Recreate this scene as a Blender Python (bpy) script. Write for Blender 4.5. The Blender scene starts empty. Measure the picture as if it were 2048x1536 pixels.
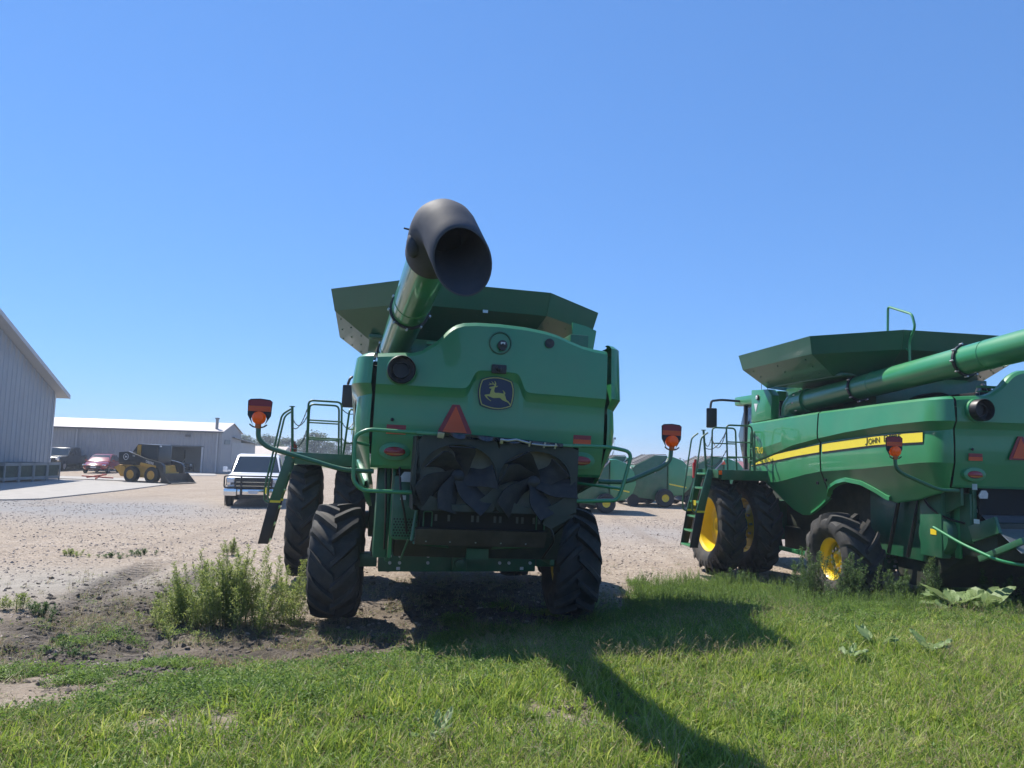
import bpy, bmesh, math, random
import numpy as np
from mathutils import Matrix, Vector
random.seed(7); rng = np.random.default_rng(7)
rad = math.radians
scene = bpy.context.scene
COL = scene.collection

# ------------------------------------------------------------------ camera, sky, sun, exposure
cam_data = bpy.data.cameras.new('camera'); cam = bpy.data.objects.new('camera', cam_data); COL.objects.link(cam)
cam_data.sensor_width = 36.0; cam_data.lens = 1500 / 2048 * 36
cam_data.clip_start = .05; cam_data.clip_end = 3000
cam.matrix_world = Matrix.Translation((0, 0, 2.3)) @ Matrix.Rotation(rad(95.45), 4, 'X') @ Matrix.Rotation(rad(1.7), 4, 'Z')
scene.camera = cam

SUN_EL, SUN_AZ = 55.0, 47.0            # azimuth in degrees to the left of +Y
S = Vector((-math.sin(rad(SUN_AZ)) * math.cos(rad(SUN_EL)), math.cos(rad(SUN_AZ)) * math.cos(rad(SUN_EL)), math.sin(rad(SUN_EL))))
world = bpy.data.worlds.new('World'); scene.world = world; world.use_nodes = True
wn = world.node_tree
sky = wn.nodes.new('ShaderNodeTexSky'); sky.sky_type = 'NISHITA'; sky.sun_disc = False
sky.sun_elevation = rad(SUN_EL); sky.sun_rotation = rad(-SUN_AZ)
sky.altitude = 0; sky.air_density = 1.0; sky.dust_density = 0; sky.ozone_density = 10.0
bg = wn.nodes['Background']; bg.inputs[1].default_value = .115
sky_gamma = wn.nodes.new('ShaderNodeGamma'); sky_gamma.inputs[1].default_value = .57        # flatter, bluer sky, as the phone's tone curve shows it
sky_tint = wn.nodes.new('ShaderNodeVectorMath'); sky_tint.operation = 'MULTIPLY'; sky_tint.inputs[1].default_value = (.84, 1.31, 1.98)
wn.links.new(sky.outputs[0], sky_gamma.inputs[0]); wn.links.new(sky_gamma.outputs[0], sky_tint.inputs[0]); wn.links.new(sky_tint.outputs[0], bg.inputs[0])
sun_data = bpy.data.lights.new('sun', 'SUN'); sun_data.energy = 4.9; sun_data.angle = rad(.53); sun_data.color = (1, .945, .85)
sun = bpy.data.objects.new('sun', sun_data); COL.objects.link(sun); sun.rotation_euler = S.to_track_quat('Z', 'Y').to_euler(); sun.location = (-20, 20, 40)
vs = scene.view_settings; vs.view_transform = 'Standard'; vs.look = 'None'; vs.gamma = 1; vs.exposure = .62; vs.use_curve_mapping = False
scene.cycles.max_bounces = 6; scene.cycles.diffuse_bounces = 3; scene.cycles.glossy_bounces = 3; scene.cycles.transmission_bounces = 4
scene.cycles.transparent_max_bounces = 6; scene.cycles.caustics_reflective = False; scene.cycles.caustics_refractive = False

# ------------------------------------------------------------------ materials
MATS = {}
def mat(name, col, rough=.5, metal=0, coat=0, var=.12, scale=6, dust=0, bump=0, bscale=60, emit=None, trans=0, alpha=1, spec=.5, coord='Object'):
    if name in MATS: return MATS[name]
    m = bpy.data.materials.new(name); m.use_nodes = True; MATS[name] = m
    t = m.node_tree; p = t.nodes['Principled BSDF']
    p.inputs['Roughness'].default_value = rough; p.inputs['Metallic'].default_value = metal
    p.inputs['Coat Weight'].default_value = coat; p.inputs['Coat Roughness'].default_value = .06
    p.inputs['Specular IOR Level'].default_value = spec
    p.inputs['Base Color'].default_value = (*col, 1)
    if alpha < 1: p.inputs['Alpha'].default_value = alpha
    if trans: p.inputs['Transmission Weight'].default_value = trans
    if emit: p.inputs['Emission Color'].default_value = (*emit[0], 1); p.inputs['Emission Strength'].default_value = emit[1]
    tc = t.nodes.new('ShaderNodeTexCoord')
    if var or dust:
        n = t.nodes.new('ShaderNodeTexNoise'); n.inputs['Scale'].default_value = scale; n.inputs['Detail'].default_value = 6
        n.inputs['Roughness'].default_value = .65
        t.links.new(tc.outputs[coord], n.inputs['Vector'])
        r = t.nodes.new('ShaderNodeValToRGB'); r.color_ramp.elements[0].position = .3; r.color_ramp.elements[1].position = .72
        r.color_ramp.elements[0].color = (*[c * (1 - var) for c in col], 1); r.color_ramp.elements[1].color = (*[min(1, c * (1 + var)) for c in col], 1)
        t.links.new(n.outputs['Fac'], r.inputs['Fac']); out = r.outputs['Color']
        if dust:
            n2 = t.nodes.new('ShaderNodeTexNoise'); n2.inputs['Scale'].default_value = scale * .6; n2.inputs['Detail'].default_value = 9
            t.links.new(tc.outputs[coord], n2.inputs['Vector'])
            mr = t.nodes.new('ShaderNodeMapRange'); mr.inputs[1].default_value = .4; mr.inputs[2].default_value = .75; mr.inputs[4].default_value = dust
            t.links.new(n2.outputs['Fac'], mr.inputs[0])
            mx = t.nodes.new('ShaderNodeMixRGB'); mx.inputs[2].default_value = (.3, .25, .19, 1)
            t.links.new(mr.outputs[0], mx.inputs[0]); t.links.new(out, mx.inputs[1]); out = mx.outputs[0]
            ma = t.nodes.new('ShaderNodeMath'); ma.operation = 'MULTIPLY_ADD'; ma.inputs[1].default_value = .8; ma.inputs[2].default_value = rough
            t.links.new(mr.outputs[0], ma.inputs[0]); t.links.new(ma.outputs[0], p.inputs['Roughness'])
        t.links.new(out, p.inputs['Base Color'])
    if bump:
        n3 = t.nodes.new('ShaderNodeTexNoise'); n3.inputs['Scale'].default_value = bscale; n3.inputs['Detail'].default_value = 5
        t.links.new(tc.outputs[coord], n3.inputs['Vector'])
        b = t.nodes.new('ShaderNodeBump'); b.inputs['Strength'].default_value = bump; b.inputs['Distance'].default_value = .02
        t.links.new(n3.outputs['Fac'], b.inputs['Height']); t.links.new(b.outputs[0], p.inputs['Normal'])
    return m
GREEN = mat('green_paint', (.030, .25, .09), .36, coat=.6, var=.06, scale=2, dust=.12)
TANK_SHADE = mat('tank_panel_shaded_green', (.022, .125, .066), .42, coat=.2, var=.08, scale=2, dust=.06)  # darker copy of the green: shade of the down-facing panels put into the colour
GREEN2 = mat('green_frame_paint', (.018, .12, .055), .42, coat=.25, var=.15, scale=5, dust=.16)
DKGREEN = mat('dusty_sheet_and_shade', (.025, .034, .024), .6, var=.25, scale=7, dust=.14)
YELLOW = mat('yellow_paint', (.84, .60, .01), .35, coat=.3, var=.05, scale=4, dust=.08)
DECALY = mat('yellow_decal', (.90, .72, .05), .4, var=.03)
BLACK = mat('black_plastic', (.012, .012, .014), .45, var=.2, scale=8, dust=.05)
SPOUT = mat('spout_polymer', (.07, .073, .085), .68, var=.15, scale=5, bump=.08, bscale=12, spec=.3)
RUBBER = mat('tyre_rubber', (.034, .033, .032), .74, var=.25, scale=9, dust=.16, bump=.15, bscale=80)
FLAP = mat('rubber_paddle', (.014, .015, .018), .65, var=.35, scale=14, dust=.1, bump=.2, bscale=40)
STEEL = mat('bare_steel', (.5, .5, .52), .35, metal=.8, var=.2, scale=12)
CHROME = mat('chrome', (.75, .75, .76), .12, metal=1, var=0)
TANPLATE = mat('tan_plate', (.26, .23, .15), .6, var=.25, scale=6, dust=.1)
BROWNPL = mat('brown_plate', (.055, .04, .028), .6, var=.3, scale=8, dust=.12)
NAVY = mat('emblem_navy', (.010, .018, .055), .35, var=.03)
DEERY = mat('emblem_gold', (.48, .42, .10), .45, var=.05)
REDOR = mat('fluorescent_orange', (1.0, .16, .05), .5, var=.02)
DKRED = mat('red_reflective', (.28, .012, .02), .35, var=.05)
REDLENS = mat('red_lens', (.38, .02, .02), .15, var=.2, scale=30, coat=.5)
AMBER = mat('amber_lens', (.75, .22, .01), .15, var=.15, scale=20, coat=.6)
def translucent(m, col, f):
    t = m.node_tree; tr = t.nodes.new('ShaderNodeBsdfTranslucent'); tr.inputs[0].default_value = (*col, 1); mx = t.nodes.new('ShaderNodeMixShader'); mx.inputs[0].default_value = f
    t.links.new(t.nodes['Principled BSDF'].outputs[0], mx.inputs[1]); t.links.new(tr.outputs[0], mx.inputs[2]); t.links.new(mx.outputs[0], t.nodes['Material Output'].inputs[0])
translucent(AMBER, (1, .30, .01), .55); translucent(REDOR, (.95, .1, .03), .3)
WHITE = mat('white_paint', (.8, .8, .8), .35, coat=.6, var=.03)
DECALW = mat('white_decal', (.7, .7, .7), .5, var=.06)
GLASS = mat('dark_glass', (.025, .034, .042), .04, var=0, spec=.8)
GREY = mat('grey_plastic', (.11, .11, .115), .55, var=.15)
DARK = mat('opening_shade', (.006, .006, .006), .8, var=0)  # near-black stands in for the shade inside openings and holes
HOSE = mat('hose_rubber', (.01, .01, .01), .4, var=0)
CHAIN = mat('chain_steel', (.10, .10, .10), .4, metal=.6, var=.2)

# ------------------------------------------------------------------ mesh builder
def rotm(e): return Matrix.Rotation(e[2], 3, 'Z') @ Matrix.Rotation(e[1], 3, 'Y') @ Matrix.Rotation(e[0], 3, 'X')
class MB:
    def __init__(s): s.v = []; s.f = []; s.m = []
    def add(s, verts, faces, mi=0):
        o = len(s.v); s.v += [tuple(p) for p in verts]; s.f += [tuple(i + o for i in f) for f in faces]; s.m += [mi] * len(faces); return s
    def bx(s, x0, x1, y0, y1, z0, z1, mi=0):
        return s.add([(x0, y0, z0), (x1, y0, z0), (x1, y1, z0), (x0, y1, z0), (x0, y0, z1), (x1, y0, z1), (x1, y1, z1), (x0, y1, z1)],
                     [(0, 3, 2, 1), (4, 5, 6, 7), (0, 1, 5, 4), (1, 2, 6, 5), (2, 3, 7, 6), (3, 0, 4, 7)], mi)
    def obx(s, c, d, e=(0, 0, 0), mi=0):
        R = rotm(e); c = Vector(c); h = [q / 2 for q in d]
        vs_ = [c + R @ Vector((a * h[0], b * h[1], g * h[2])) for g in (-1, 1) for a, b in ((-1, -1), (1, -1), (1, 1), (-1, 1))]
        return s.add(vs_, [(0, 3, 2, 1), (4, 5, 6, 7), (0, 1, 5, 4), (1, 2, 6, 5), (2, 3, 7, 6), (3, 0, 4, 7)], mi)
    def loft(s, rings, close=True, caps=(True, True), mi=0):
        n = len(rings[0]); vs_ = [p for r in rings for p in r]; fs = []
        for i in range(len(rings) - 1):
            for j in range(n if close else n - 1):
                a = i * n + j; b = i * n + (j + 1) % n; fs.append((a, b, b + n, a + n))
        if close and caps[0]: fs.append(tuple(range(n))[::-1])
        if close and caps[1]: fs.append(tuple((len(rings) - 1) * n + j for j in range(n)))
        return s.add(vs_, fs, mi)
    def tube(s, pts, r, n=8, mi=0, closed=False):
        P = [Vector(p) for p in pts]; rr = r if isinstance(r, (list, tuple)) else [r] * len(P); rings = []; up = None
        for i, p in enumerate(P):
            a = P[i - 1] if (i > 0 or closed) else None; b = P[(i + 1) % len(P)] if (i < len(P) - 1 or closed) else None
            d = ((p - a).normalized() if a is not None else Vector((0, 0, 0))) + ((b - p).normalized() if b is not None else Vector((0, 0, 0)))
            d = d.normalized() if d.length > 1e-6 else Vector((0, 0, 1))
            if up is None: up = d.orthogonal().normalized()
            up = (up - d * up.dot(d)); up = up.normalized() if up.length > 1e-6 else d.orthogonal().normalized()
            w = d.cross(up)
            rings.append([p + (up * math.cos(q) + w * math.sin(q)) * rr[i] for q in [2 * math.pi * k / n for k in range(n)]])
        if closed: rings.append(rings[0])
        return s.loft(rings, True, (not closed, not closed), mi)
    def cyl(s, a, b, r, n=16, mi=0): return s.tube([a, b], r if isinstance(r, (list, tuple)) else [r, r], n, mi)
    def lathe(s, prof, o=(0, 0, 0), ax=(1, 0, 0), n=32, mi=0, caps=True):
        o = Vector(o); ax = Vector(ax).normalized(); u = ax.orthogonal().normalized(); w = ax.cross(u); rings = []
        for r, h in prof: rings.append([o + ax * h + (u * math.cos(2 * math.pi * k / n) + w * math.sin(2 * math.pi * k / n)) * r for k in range(n)])
        return s.loft(rings, True, (caps and prof[0][0] > .002, caps and prof[-1][0] > .002), mi)
    def prism(s, poly, ax, a, b, mi=0):
        # poly in the two other axes (x: (y,z), y: (x,z), z: (x,y))
        def P(q, t): return (t, q[0], q[1]) if ax == 0 else ((q[0], t, q[1]) if ax == 1 else (q[0], q[1], t))
        n = len(poly); return s.add([P(q, a) for q in poly] + [P(q, b) for q in poly], [tuple(range(n))[::-1], tuple(range(n, 2 * n))] + [(i, (i + 1) % n, n + (i + 1) % n, n + i) for i in range(n)], mi)
    def grid(s, rows, mi=0): return s.loft(rows, False, mi=mi)
    def sphere(s, c, r, n=12, mi=0, sc=(1, 1, 1)):
        c = Vector(c); rings = []
        for i in range(n // 2 + 1):
            t = math.pi * i / (n // 2); q = max(math.sin(t), 1e-3)
            rings.append([c + Vector((r * sc[0] * q * math.cos(2 * math.pi * k / n), r * sc[1] * q * math.sin(2 * math.pi * k / n), -r * sc[2] * math.cos(t))) for k in range(n)])
        return s.loft(rings, True, (False, False), mi)
    def build(s, name, mats, parent=None, smooth=40, bevel=0, fix=True, solid=0):
        me = bpy.data.meshes.new(name); me.from_pydata([tuple(p) for p in s.v], [], s.f)
        mats = mats if isinstance(mats, (list, tuple)) else [mats]
        for m in mats: me.materials.append(m)
        me.polygons.foreach_set('material_index', s.m)
        if fix or bevel or solid:
            bm = bmesh.new(); bm.from_mesh(me)
            if fix: bmesh.ops.recalc_face_normals(bm, faces=bm.faces)
            if solid: bmesh.ops.solidify(bm, geom=bm.faces[:], thickness=solid)
            if bevel:
                ed = [e for e in bm.edges if len(e.link_faces) == 2 and e.calc_face_angle(0) > .5]
                bmesh.ops.bevel(bm, geom=ed, offset=bevel, segments=2, profile=.6, affect='EDGES', clamp_overlap=True)
            bm.to_mesh(me); bm.free()
        if smooth:
            me.polygons.foreach_set('use_smooth', [True] * len(me.polygons)); me.set_sharp_from_angle(angle=rad(smooth))
        return link(name, me, parent)
def link(name, me, parent=None):
    o = bpy.data.objects.new(name, me); COL.objects.link(o)
    if parent: o.parent = parent
    return o
def tag(o, label=None, cat=None, group=None, kind=None):
    if label: o['label'] = label
    if cat: o['category'] = cat
    if group: o['group'] = group
    if kind: o['kind'] = kind
    return o
def empty(name, loc=(0, 0, 0), rz=0, parent=None):
    o = bpy.data.objects.new(name, None); COL.objects.link(o); o.location = loc; o.rotation_euler = (0, 0, rz); o.empty_display_size = .1
    if parent: o.parent = parent
    return o
def copy_tree(o, parent=None):
    c = o.copy(); COL.objects.link(c); c.parent = parent
    for ch in list(o.children): copy_tree(ch, c)
    return c
def interp(x, pts): return float(np.interp(x, [p[0] for p in pts], [p[1] for p in pts]))
def textmesh(runs, name, m, parent, origin, X, Y, size, ext=.004):
    """runs: [(string, relative size)]; X is the reading direction, Y is up, in the parent's space"""
    X = Vector(X).normalized(); Y = Vector(Y).normalized(); Z = X.cross(Y); mb = MB(); off = 0
    for st, rs in runs:
        cu = bpy.data.curves.new('t', 'FONT'); cu.body = st; cu.size = size * rs; cu.extrude = ext; cu.resolution_u = 3
        ob = bpy.data.objects.new('t', cu); COL.objects.link(ob); bpy.context.view_layer.update()
        me = bpy.data.meshes.new_from_object(ob.evaluated_get(bpy.context.evaluated_depsgraph_get()))
        xs = [v.co.x for v in me.vertices]
        if xs:
            x0 = min(xs); mb.add([Vector(origin) + X * (v.co.x - x0 + off) + Y * v.co.y + Z * v.co.z for v in me.vertices], [tuple(p.vertices) for p in me.polygons])
            off += max(xs) - x0 + size * .06
        bpy.data.objects.remove(ob); bpy.data.meshes.remove(me)
    return mb.build(name, m, parent, smooth=0)

# ------------------------------------------------------------------ terrain
EX = [-30, -6, -3, -1.2, .5, 2, 3.5, 6, 12, 30]; EY = [9.0, 8.6, 9.2, 9.6, 10.6, 12, 13.2, 13.5, 13, 13]
def lawn(x, y):
    s = np.clip((np.interp(x, EX, EY) - y) / 4.8, 0, 1); return .52 * s * s * (3 - 2 * s)
def vnoise(x, y, seed=0):
    xi = np.floor(x).astype(np.int64); yi = np.floor(y).astype(np.int64); fx = x - xi; fy = y - yi
    fx = fx * fx * (3 - 2 * fx); fy = fy * fy * (3 - 2 * fy)
    def h(a, b):
        n = (a * 374761393 + b * 668265263 + seed * 982451653) & 0x7fffffff
        n = ((n ^ (n >> 13)) * 1274126177) & 0x7fffffff
        return ((n ^ (n >> 16)) & 0xffff) / 65535.0
    return (h(xi, yi) * (1 - fx) + h(xi + 1, yi) * fx) * (1 - fy) + (h(xi, yi + 1) * (1 - fx) + h(xi + 1, yi + 1) * fx) * fy
def fbm(x, y, seed=0, o=4):
    t = 0; a = .5
    for i in range(o): t = t + a * vnoise(x * 2 ** i, y * 2 ** i, seed + i); a *= .5
    return t / (1 - .5 ** o)
GE = [(-30, 5.6), (-6, 5.2), (-3.5, 5.3), (-3.1, 6.1), (-2.55, 6.4), (-2.2, 7.1), (-1.5, 8.1), (-1.1, 9.1), (-.8, 10.5), (0, 11.3), (1.1, 11.6), (1.9, 12.2), (2.3, 14.0), (3.5, 15.0), (4.4, 14.5), (6.1, 14.2), (9, 14.5), (30, 16)]
def grassmask(x, y):
    e = np.interp(x, [g[0] for g in GE], [g[1] for g in GE]) + (fbm(x * 1.3, y * 1.3, 3) - .5) * 3.0
    m = np.clip((e - y) / .9, 0, 1)
    for bx_, by_, r in ((.55, 5.6, .55), (.1, 5.2, .4), (-1.7, 4.9, .6), (-2.3, 5.1, .4)):      # worn spots
        m = m * (1 - .75 * np.exp(-((x - bx_) ** 2 + (y - by_) ** 2) / r ** 2))
    return m
RUT = [(-6.95, 15.2), (-6.5, 12.6), (-6.0, 10.8), (-5.4, 9.0), (-5.0, 7.6)]
def rutdist(x, y, sh=0.0):
    return x - np.interp(y, [p[1] for p in RUT[::-1]], [p[0] for p in RUT[::-1]]) - sh
def dirtmask(x, y):
    a = np.exp(-((x + 5.2) / 1.7) ** 2 - ((y - 9.0) / 3.2) ** 2) * (.45 + 1.1 * fbm(x * 1.1, y * 1.1, 11))
    b = np.exp(-((x + 2.4) / 2.3) ** 2 - ((y - 8.2) / 2.0) ** 2) * (.45 + 1.1 * fbm(x * 1.5, y * 1.5, 12))
    c = np.exp(-((x + .2) / 2.4) ** 2 - ((y - 11.8) / 2.6) ** 2)
    return np.clip(np.maximum(np.maximum(a, b), c) * 1.25, 0, 1)
def height(x, y):
    near = np.clip((26 - y) / 10, 0, 1) * np.clip((15 - np.abs(x)) / 4, 0, 1)
    z = lawn(x, y) + near * ((fbm(x * .9, y * .9, 21) - .5) * .07 + (fbm(x * 4, y * 4, 22, 3) - .5) * .035)
    d = dirtmask(x, y); z = z + near * d * ((fbm(x * 3, y * 3, 31) - .5) * .12 + (fbm(x * 9, y * 9, 32, 2) - .5) * .05)
    for sh in (0, 1.25):
        w = np.exp(-(rutdist(x, y, sh) / .27) ** 4) * np.clip((15.5 - y) / 1, 0, 1) * np.clip((y - 7.6) / 1, 0, 1)
        z = z - w * (.07 + .05 * (np.sin((y + np.abs(rutdist(x, y, sh)) * .7) * 2 * np.pi / .21) > .2))
    return z
def gz(x, y): return float(height(np.array([x]), np.array([y]))[0])
def graded(a, b, fine, lo, hi, g=1.12):
    out = list(np.arange(a, b, fine)); st = fine; q = out[-1]
    while q < hi: st *= g; q += st; out.append(q)
    st = fine; q = out[0]; pre = []
    while q > lo: st *= g; q -= st; pre.append(q)
    return np.array(pre[::-1] + out)
xs = graded(-8.5, 9.5, .05, -900, 900); ys = graded(3.6, 16.5, .045, -60, 1500, 1.10)
GXm, GYm = np.meshgrid(xs, ys); Zg = height(GXm.ravel(), GYm.ravel())
nx, ny = len(xs), len(ys)
me = bpy.data.meshes.new('ground'); co = np.stack([GXm.ravel(), GYm.ravel(), Zg], 1)
idx = np.arange(nx * ny).reshape(ny, nx); q = np.stack([idx[:-1, :-1], idx[:-1, 1:], idx[1:, 1:], idx[1:, :-1]], -1).reshape(-1, 4)
me.vertices.add(len(co)); me.vertices.foreach_set('co', co.ravel()); me.loops.add(q.size); me.loops.foreach_set('vertex_index', q.ravel().astype(np.int32))
me.polygons.add(len(q)); me.polygons.foreach_set('loop_start', np.arange(0, q.size, 4, dtype=np.int32)); me.update(calc_edges=True)
me.polygons.foreach_set('use_smooth', [True] * len(q))
gx, gy = co[:, 0], co[:, 1]
def setattr_f(me, n, vals):
    a = me.attributes.new(n, 'FLOAT', 'POINT'); a.data.foreach_set('value', np.asarray(vals, dtype=np.float32))
setattr_f(me, 'soil', np.clip(grassmask(gx, gy) * 1.2, 0, 1)); setattr_f(me, 'dirt', dirtmask(gx, gy))
gl = np.exp(-((gy - (27.5 - .15 * (gx + 16))) / 4.2) ** 2) * np.clip((-gx - 8.5) / 4, 0, 1) + .55 * np.exp(-((gy - 24) / 3) ** 2) * np.clip(gx / 3, 0, 1)
setattr_f(me, 'greygravel', np.clip(gl * (.5 + fbm(gx * .35, gy * .35, 41)), 0, 1))
rut = np.zeros(len(gx))
for sh in (0, 1.25): rut = np.maximum(rut, np.exp(-(rutdist(gx, gy, sh) / .36) ** 4) * np.clip((15.6 - gy) / 1.2, 0, 1) * np.clip((gy - 7.2) / 1, 0, 1))
setattr_f(me, 'rut', rut * np.clip(.4 + fbm(gx * 2, gy * 2, 44), 0, 1))
pale = np.exp(-((gx + 7.2) / 2.5) ** 2 - ((gy - 12.6) / 1.6) ** 2) + np.exp(-((gx + 4.9) / .5) ** 2 - ((gy - 10.4) / 2.2) ** 2)
setattr_f(me, 'pale', np.clip(pale, 0, 1))
trk = np.zeros(len(gx))
for a_, b_, c_, ph in ((-9, .10, 1.2, 0), (-13.5, -.05, 2.0, 1), (-3.5, -.22, 1.0, 2), (3.5, .16, 1.4, .5), (-20, .22, 1.5, 3), (9, -.1, 2, 4)):
    for off in (0, 1.75):
        dd_ = gx - (a_ + b_ * (gy - 20) + c_ * np.sin(gy * .11 + ph) + off); trk = np.maximum(trk, np.exp(-(dd_ / .24) ** 4))
setattr_f(me, 'track', trk * np.clip((gy - 13.5) / 3, 0, 1) * np.clip((75 - gy) / 20, 0, 1) * np.clip(.15 + 1.5 * (fbm(gx * .5, gy * .5, 48) - .3), 0, 1))
setattr_f(me, 'field', np.clip((np.maximum(gy - 98, np.maximum(gx - 48, -gx - 75)) + (fbm(gx * .08, gy * .08, 47) - .5) * 16) / 4, 0, 1))
ground = link('ground', me); tag(ground, kind='structure')
def ground_material():
    m = bpy.data.materials.new('yard_ground'); m.use_nodes = True; t = m.node_tree; p = t.nodes['Principled BSDF']; p.inputs['Roughness'].default_value = .93; p.inputs['Specular IOR Level'].default_value = .2
    tc = t.nodes.new('ShaderNodeTexCoord'); N = t.nodes.new; Lk = t.links.new
    def noise(sc, det=6, ro=.6):
        n = N('ShaderNodeTexNoise'); n.inputs['Scale'].default_value = sc; n.inputs['Detail'].default_value = det; n.inputs['Roughness'].default_value = ro; Lk(tc.outputs['Object'], n.inputs['Vector']); return n.outputs['Fac']
    def ramp(f, *st):
        r = N('ShaderNodeValToRGB'); e = r.color_ramp.elements
        while len(e) < len(st): e.new(.5)
        for k, (pos, c) in enumerate(st): e[k].position = pos; e[k].color = (*c, 1)
        Lk(f, r.inputs[0]); return r.outputs[0]
    def mix(f, a, b):
        n = N('ShaderNodeMixRGB'); Lk(f, n.inputs[0]); Lk(a, n.inputs[1]); Lk(b, n.inputs[2]); return n.outputs[0]
    def att(n): a = N('ShaderNodeAttribute'); a.attribute_name = n; return a.outputs['Fac']
    def cells(sc):
        v = N('ShaderNodeTexVoronoi'); v.inputs['Scale'].default_value = sc; Lk(tc.outputs['Object'], v.inputs['Vector']); return v
    def mul(a, k):
        n = N('ShaderNodeMath'); n.operation = 'MULTIPLY'; Lk(a, n.inputs[0])
        if isinstance(k, float): n.inputs[1].default_value = k
        else: Lk(k, n.inputs[1])
        n.use_clamp = True; return n.outputs[0]
    v1 = cells(28); v2 = cells(9)
    sep = N('ShaderNodeSeparateColor'); Lk(v1.outputs['Color'], sep.inputs[0])
    tan = ramp(noise(1.3), (.25, (.235, .186, .142)), (.5, (.345, .278, .215)), (.78, (.46, .38, .30)))
    stone = ramp(sep.outputs[0], (0, (.11, .09, .072)), (.45, (.30, .243, .188)), (.8, (.43, .355, .28)), (1, (.68, .60, .5)))
    base = mix(ramp(noise(5, 8, .7), (.38, (0, 0, 0)), (.62, (1, 1, 1))), tan, stone)
    sep2 = N('ShaderNodeSeparateColor'); Lk(v2.outputs['Color'], sep2.inputs[0])
    base = mix(ramp(sep2.outputs[1], (.72, (0, 0, 0)), (.95, (.45, .45, .45))), base, ramp(noise(14), (.3, (.2, .17, .15)), (.7, (.5, .44, .38))))
    base = mix(ramp(noise(.33, 5), (.42, (0, 0, 0)), (.68, (.55, .55, .55))), base, ramp(noise(3), (.3, (.24, .185, .14)), (.7, (.34, .275, .21))))
    grey = ramp(noise(40, 4, .8), (.3, (.17, .165, .165)), (.7, (.36, .35, .345)))
    c = mix(att('greygravel'), base, grey)
    c = mix(mul(att('track'), .6), c, ramp(noise(9, 6), (.3, (.17, .135, .105)), (.7, (.29, .235, .185))))
    palec = ramp(noise(3.5, 8), (.3, (.27, .245, .21)), (.7, (.40, .365, .315)))
    c = mix(att('pale'), c, palec)
    dirt = ramp(noise(4.5, 9, .72), (.28, (.04, .033, .026)), (.5, (.085, .07, .055)), (.66, (.15, .125, .10)), (.82, (.32, .285, .24)))
    c = mix(att('dirt'), c, dirt)
    c = mix(mul(att('rut'), .85), c, ramp(noise(16, 6, .75), (.35, (.06, .05, .042)), (.7, (.2, .175, .15))))
    soil = ramp(noise(6, 8), (.3, (.03, .032, .018)), (.55, (.07, .065, .036)), (.75, (.12, .10, .06)))
    c = mix(att('soil'), c, soil)
    c = mix(att('field'), c, ramp(noise(.05, 6), (.3, (.07, .10, .03)), (.7, (.16, .17, .06))))
    Lk(c, p.inputs['Base Color'])
    b = N('ShaderNodeBump'); b.inputs['Strength'].default_value = .8; b.inputs['Distance'].default_value = .03
    ad = N('ShaderNodeMath'); ad.operation = 'MULTIPLY_ADD'; ad.inputs[1].default_value = .55; Lk(v1.outputs['Distance'], ad.inputs[0]); Lk(noise(24, 8, .7), ad.inputs[2])
    Lk(ad.outputs[0], b.inputs['Height']); Lk(b.outputs[0], p.inputs['Normal'])
    return m
me.materials.append(ground_material())
# ------------------------------------------------------------------ tractor wheels
def tyre_mesh(R, W, rim, nlug, lugh=.085, lw=.060):
    mb = MB(); Rc = R - lugh; h = W / 2
    prof = [(rim - .02, -.62 * h), (rim + .03, -.80 * h), (rim + .10, -.94 * h), ((rim + Rc) / 2, -1.0 * h), (Rc - .10, -.985 * h), (Rc - .045, -.93 * h), (Rc - .015, -.78 * h), (Rc - .003, -.4 * h), (Rc, 0)]
    prof = prof + [(r, -x) for r, x in prof[-2::-1]]
    mb.lathe(prof, n=56, caps=False)
    def surf(x):
        a = abs(x) / h
        return Rc if a < .4 else (Rc - .018 * ((a - .4) / .4) ** 2 if a < .8 else Rc - .018 - .05 * ((a - .8) / .2) ** 1.5)
    for s in (-1, 1):
        for k in range(nlug):
            ph0 = 2 * math.pi * (k + (.5 if s > 0 else 0)) / nlug; rings = []
            for i in range(8):
                t = i / 7; x = s * h * (-.07 + 1.09 * t); xx = max(-h, min(h, x))
                ph = ph0 - (.95 * W / 2 / R) * (t * .75 + .25 * t * t) * 1.25
                top = surf(xx) + lugh * (1 if t < .85 else 1 - .25 * (t - .85) / .15); bot = surf(xx) - .03
                if i == 7: top = Rc - .085; bot = Rc - .16
                wb = (lw * (1.15 + .35 * t)) / R * .75; wt = wb * .62
                def P(f, r): return (x, -math.cos(f) * r, math.sin(f) * r)
                rings.append([P(ph - wb, bot), P(ph - wt, top), P(ph + wt, top), P(ph + wb, bot)])
            mb.loft(rings)
    return mb
def rim_mesh(rim, W, deep, bolts=0):
    """outward side is +x"""
    h = W / 2 * .66; mb = MB()
    prof = [(rim + .025, -h), (rim - .03, -h * .96), (rim - .045, -h * .3), (rim - .045, h * .5), (rim - .025, h * .92), (rim + .03, h), (rim + .03, h * 1.05), (rim - .01, h * 1.03), (rim - .055, h * .80), (rim - .07, h * .3)]
    d0 = h * (.75 - deep * 1.2)
    prof += [(rim - .09, d0 + .03), (rim * .78, d0), (rim * .55, d0 + .03), (rim * .36, d0 + .09), (rim * .24, d0 + .10), (rim * .2, d0 + .05), (.001, d0 + .05)]
    mb.lathe(prof, n=44)
    for k in range(bolts):
        a = 2 * math.pi * k / bolts; y, z = math.cos(a) * rim * .46, math.sin(a) * rim * .46
        mb.cyl((d0 + .03, y, z), (d0 + .10, y, z), .026, 6, 1)
    return mb
_WC = {}
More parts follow.
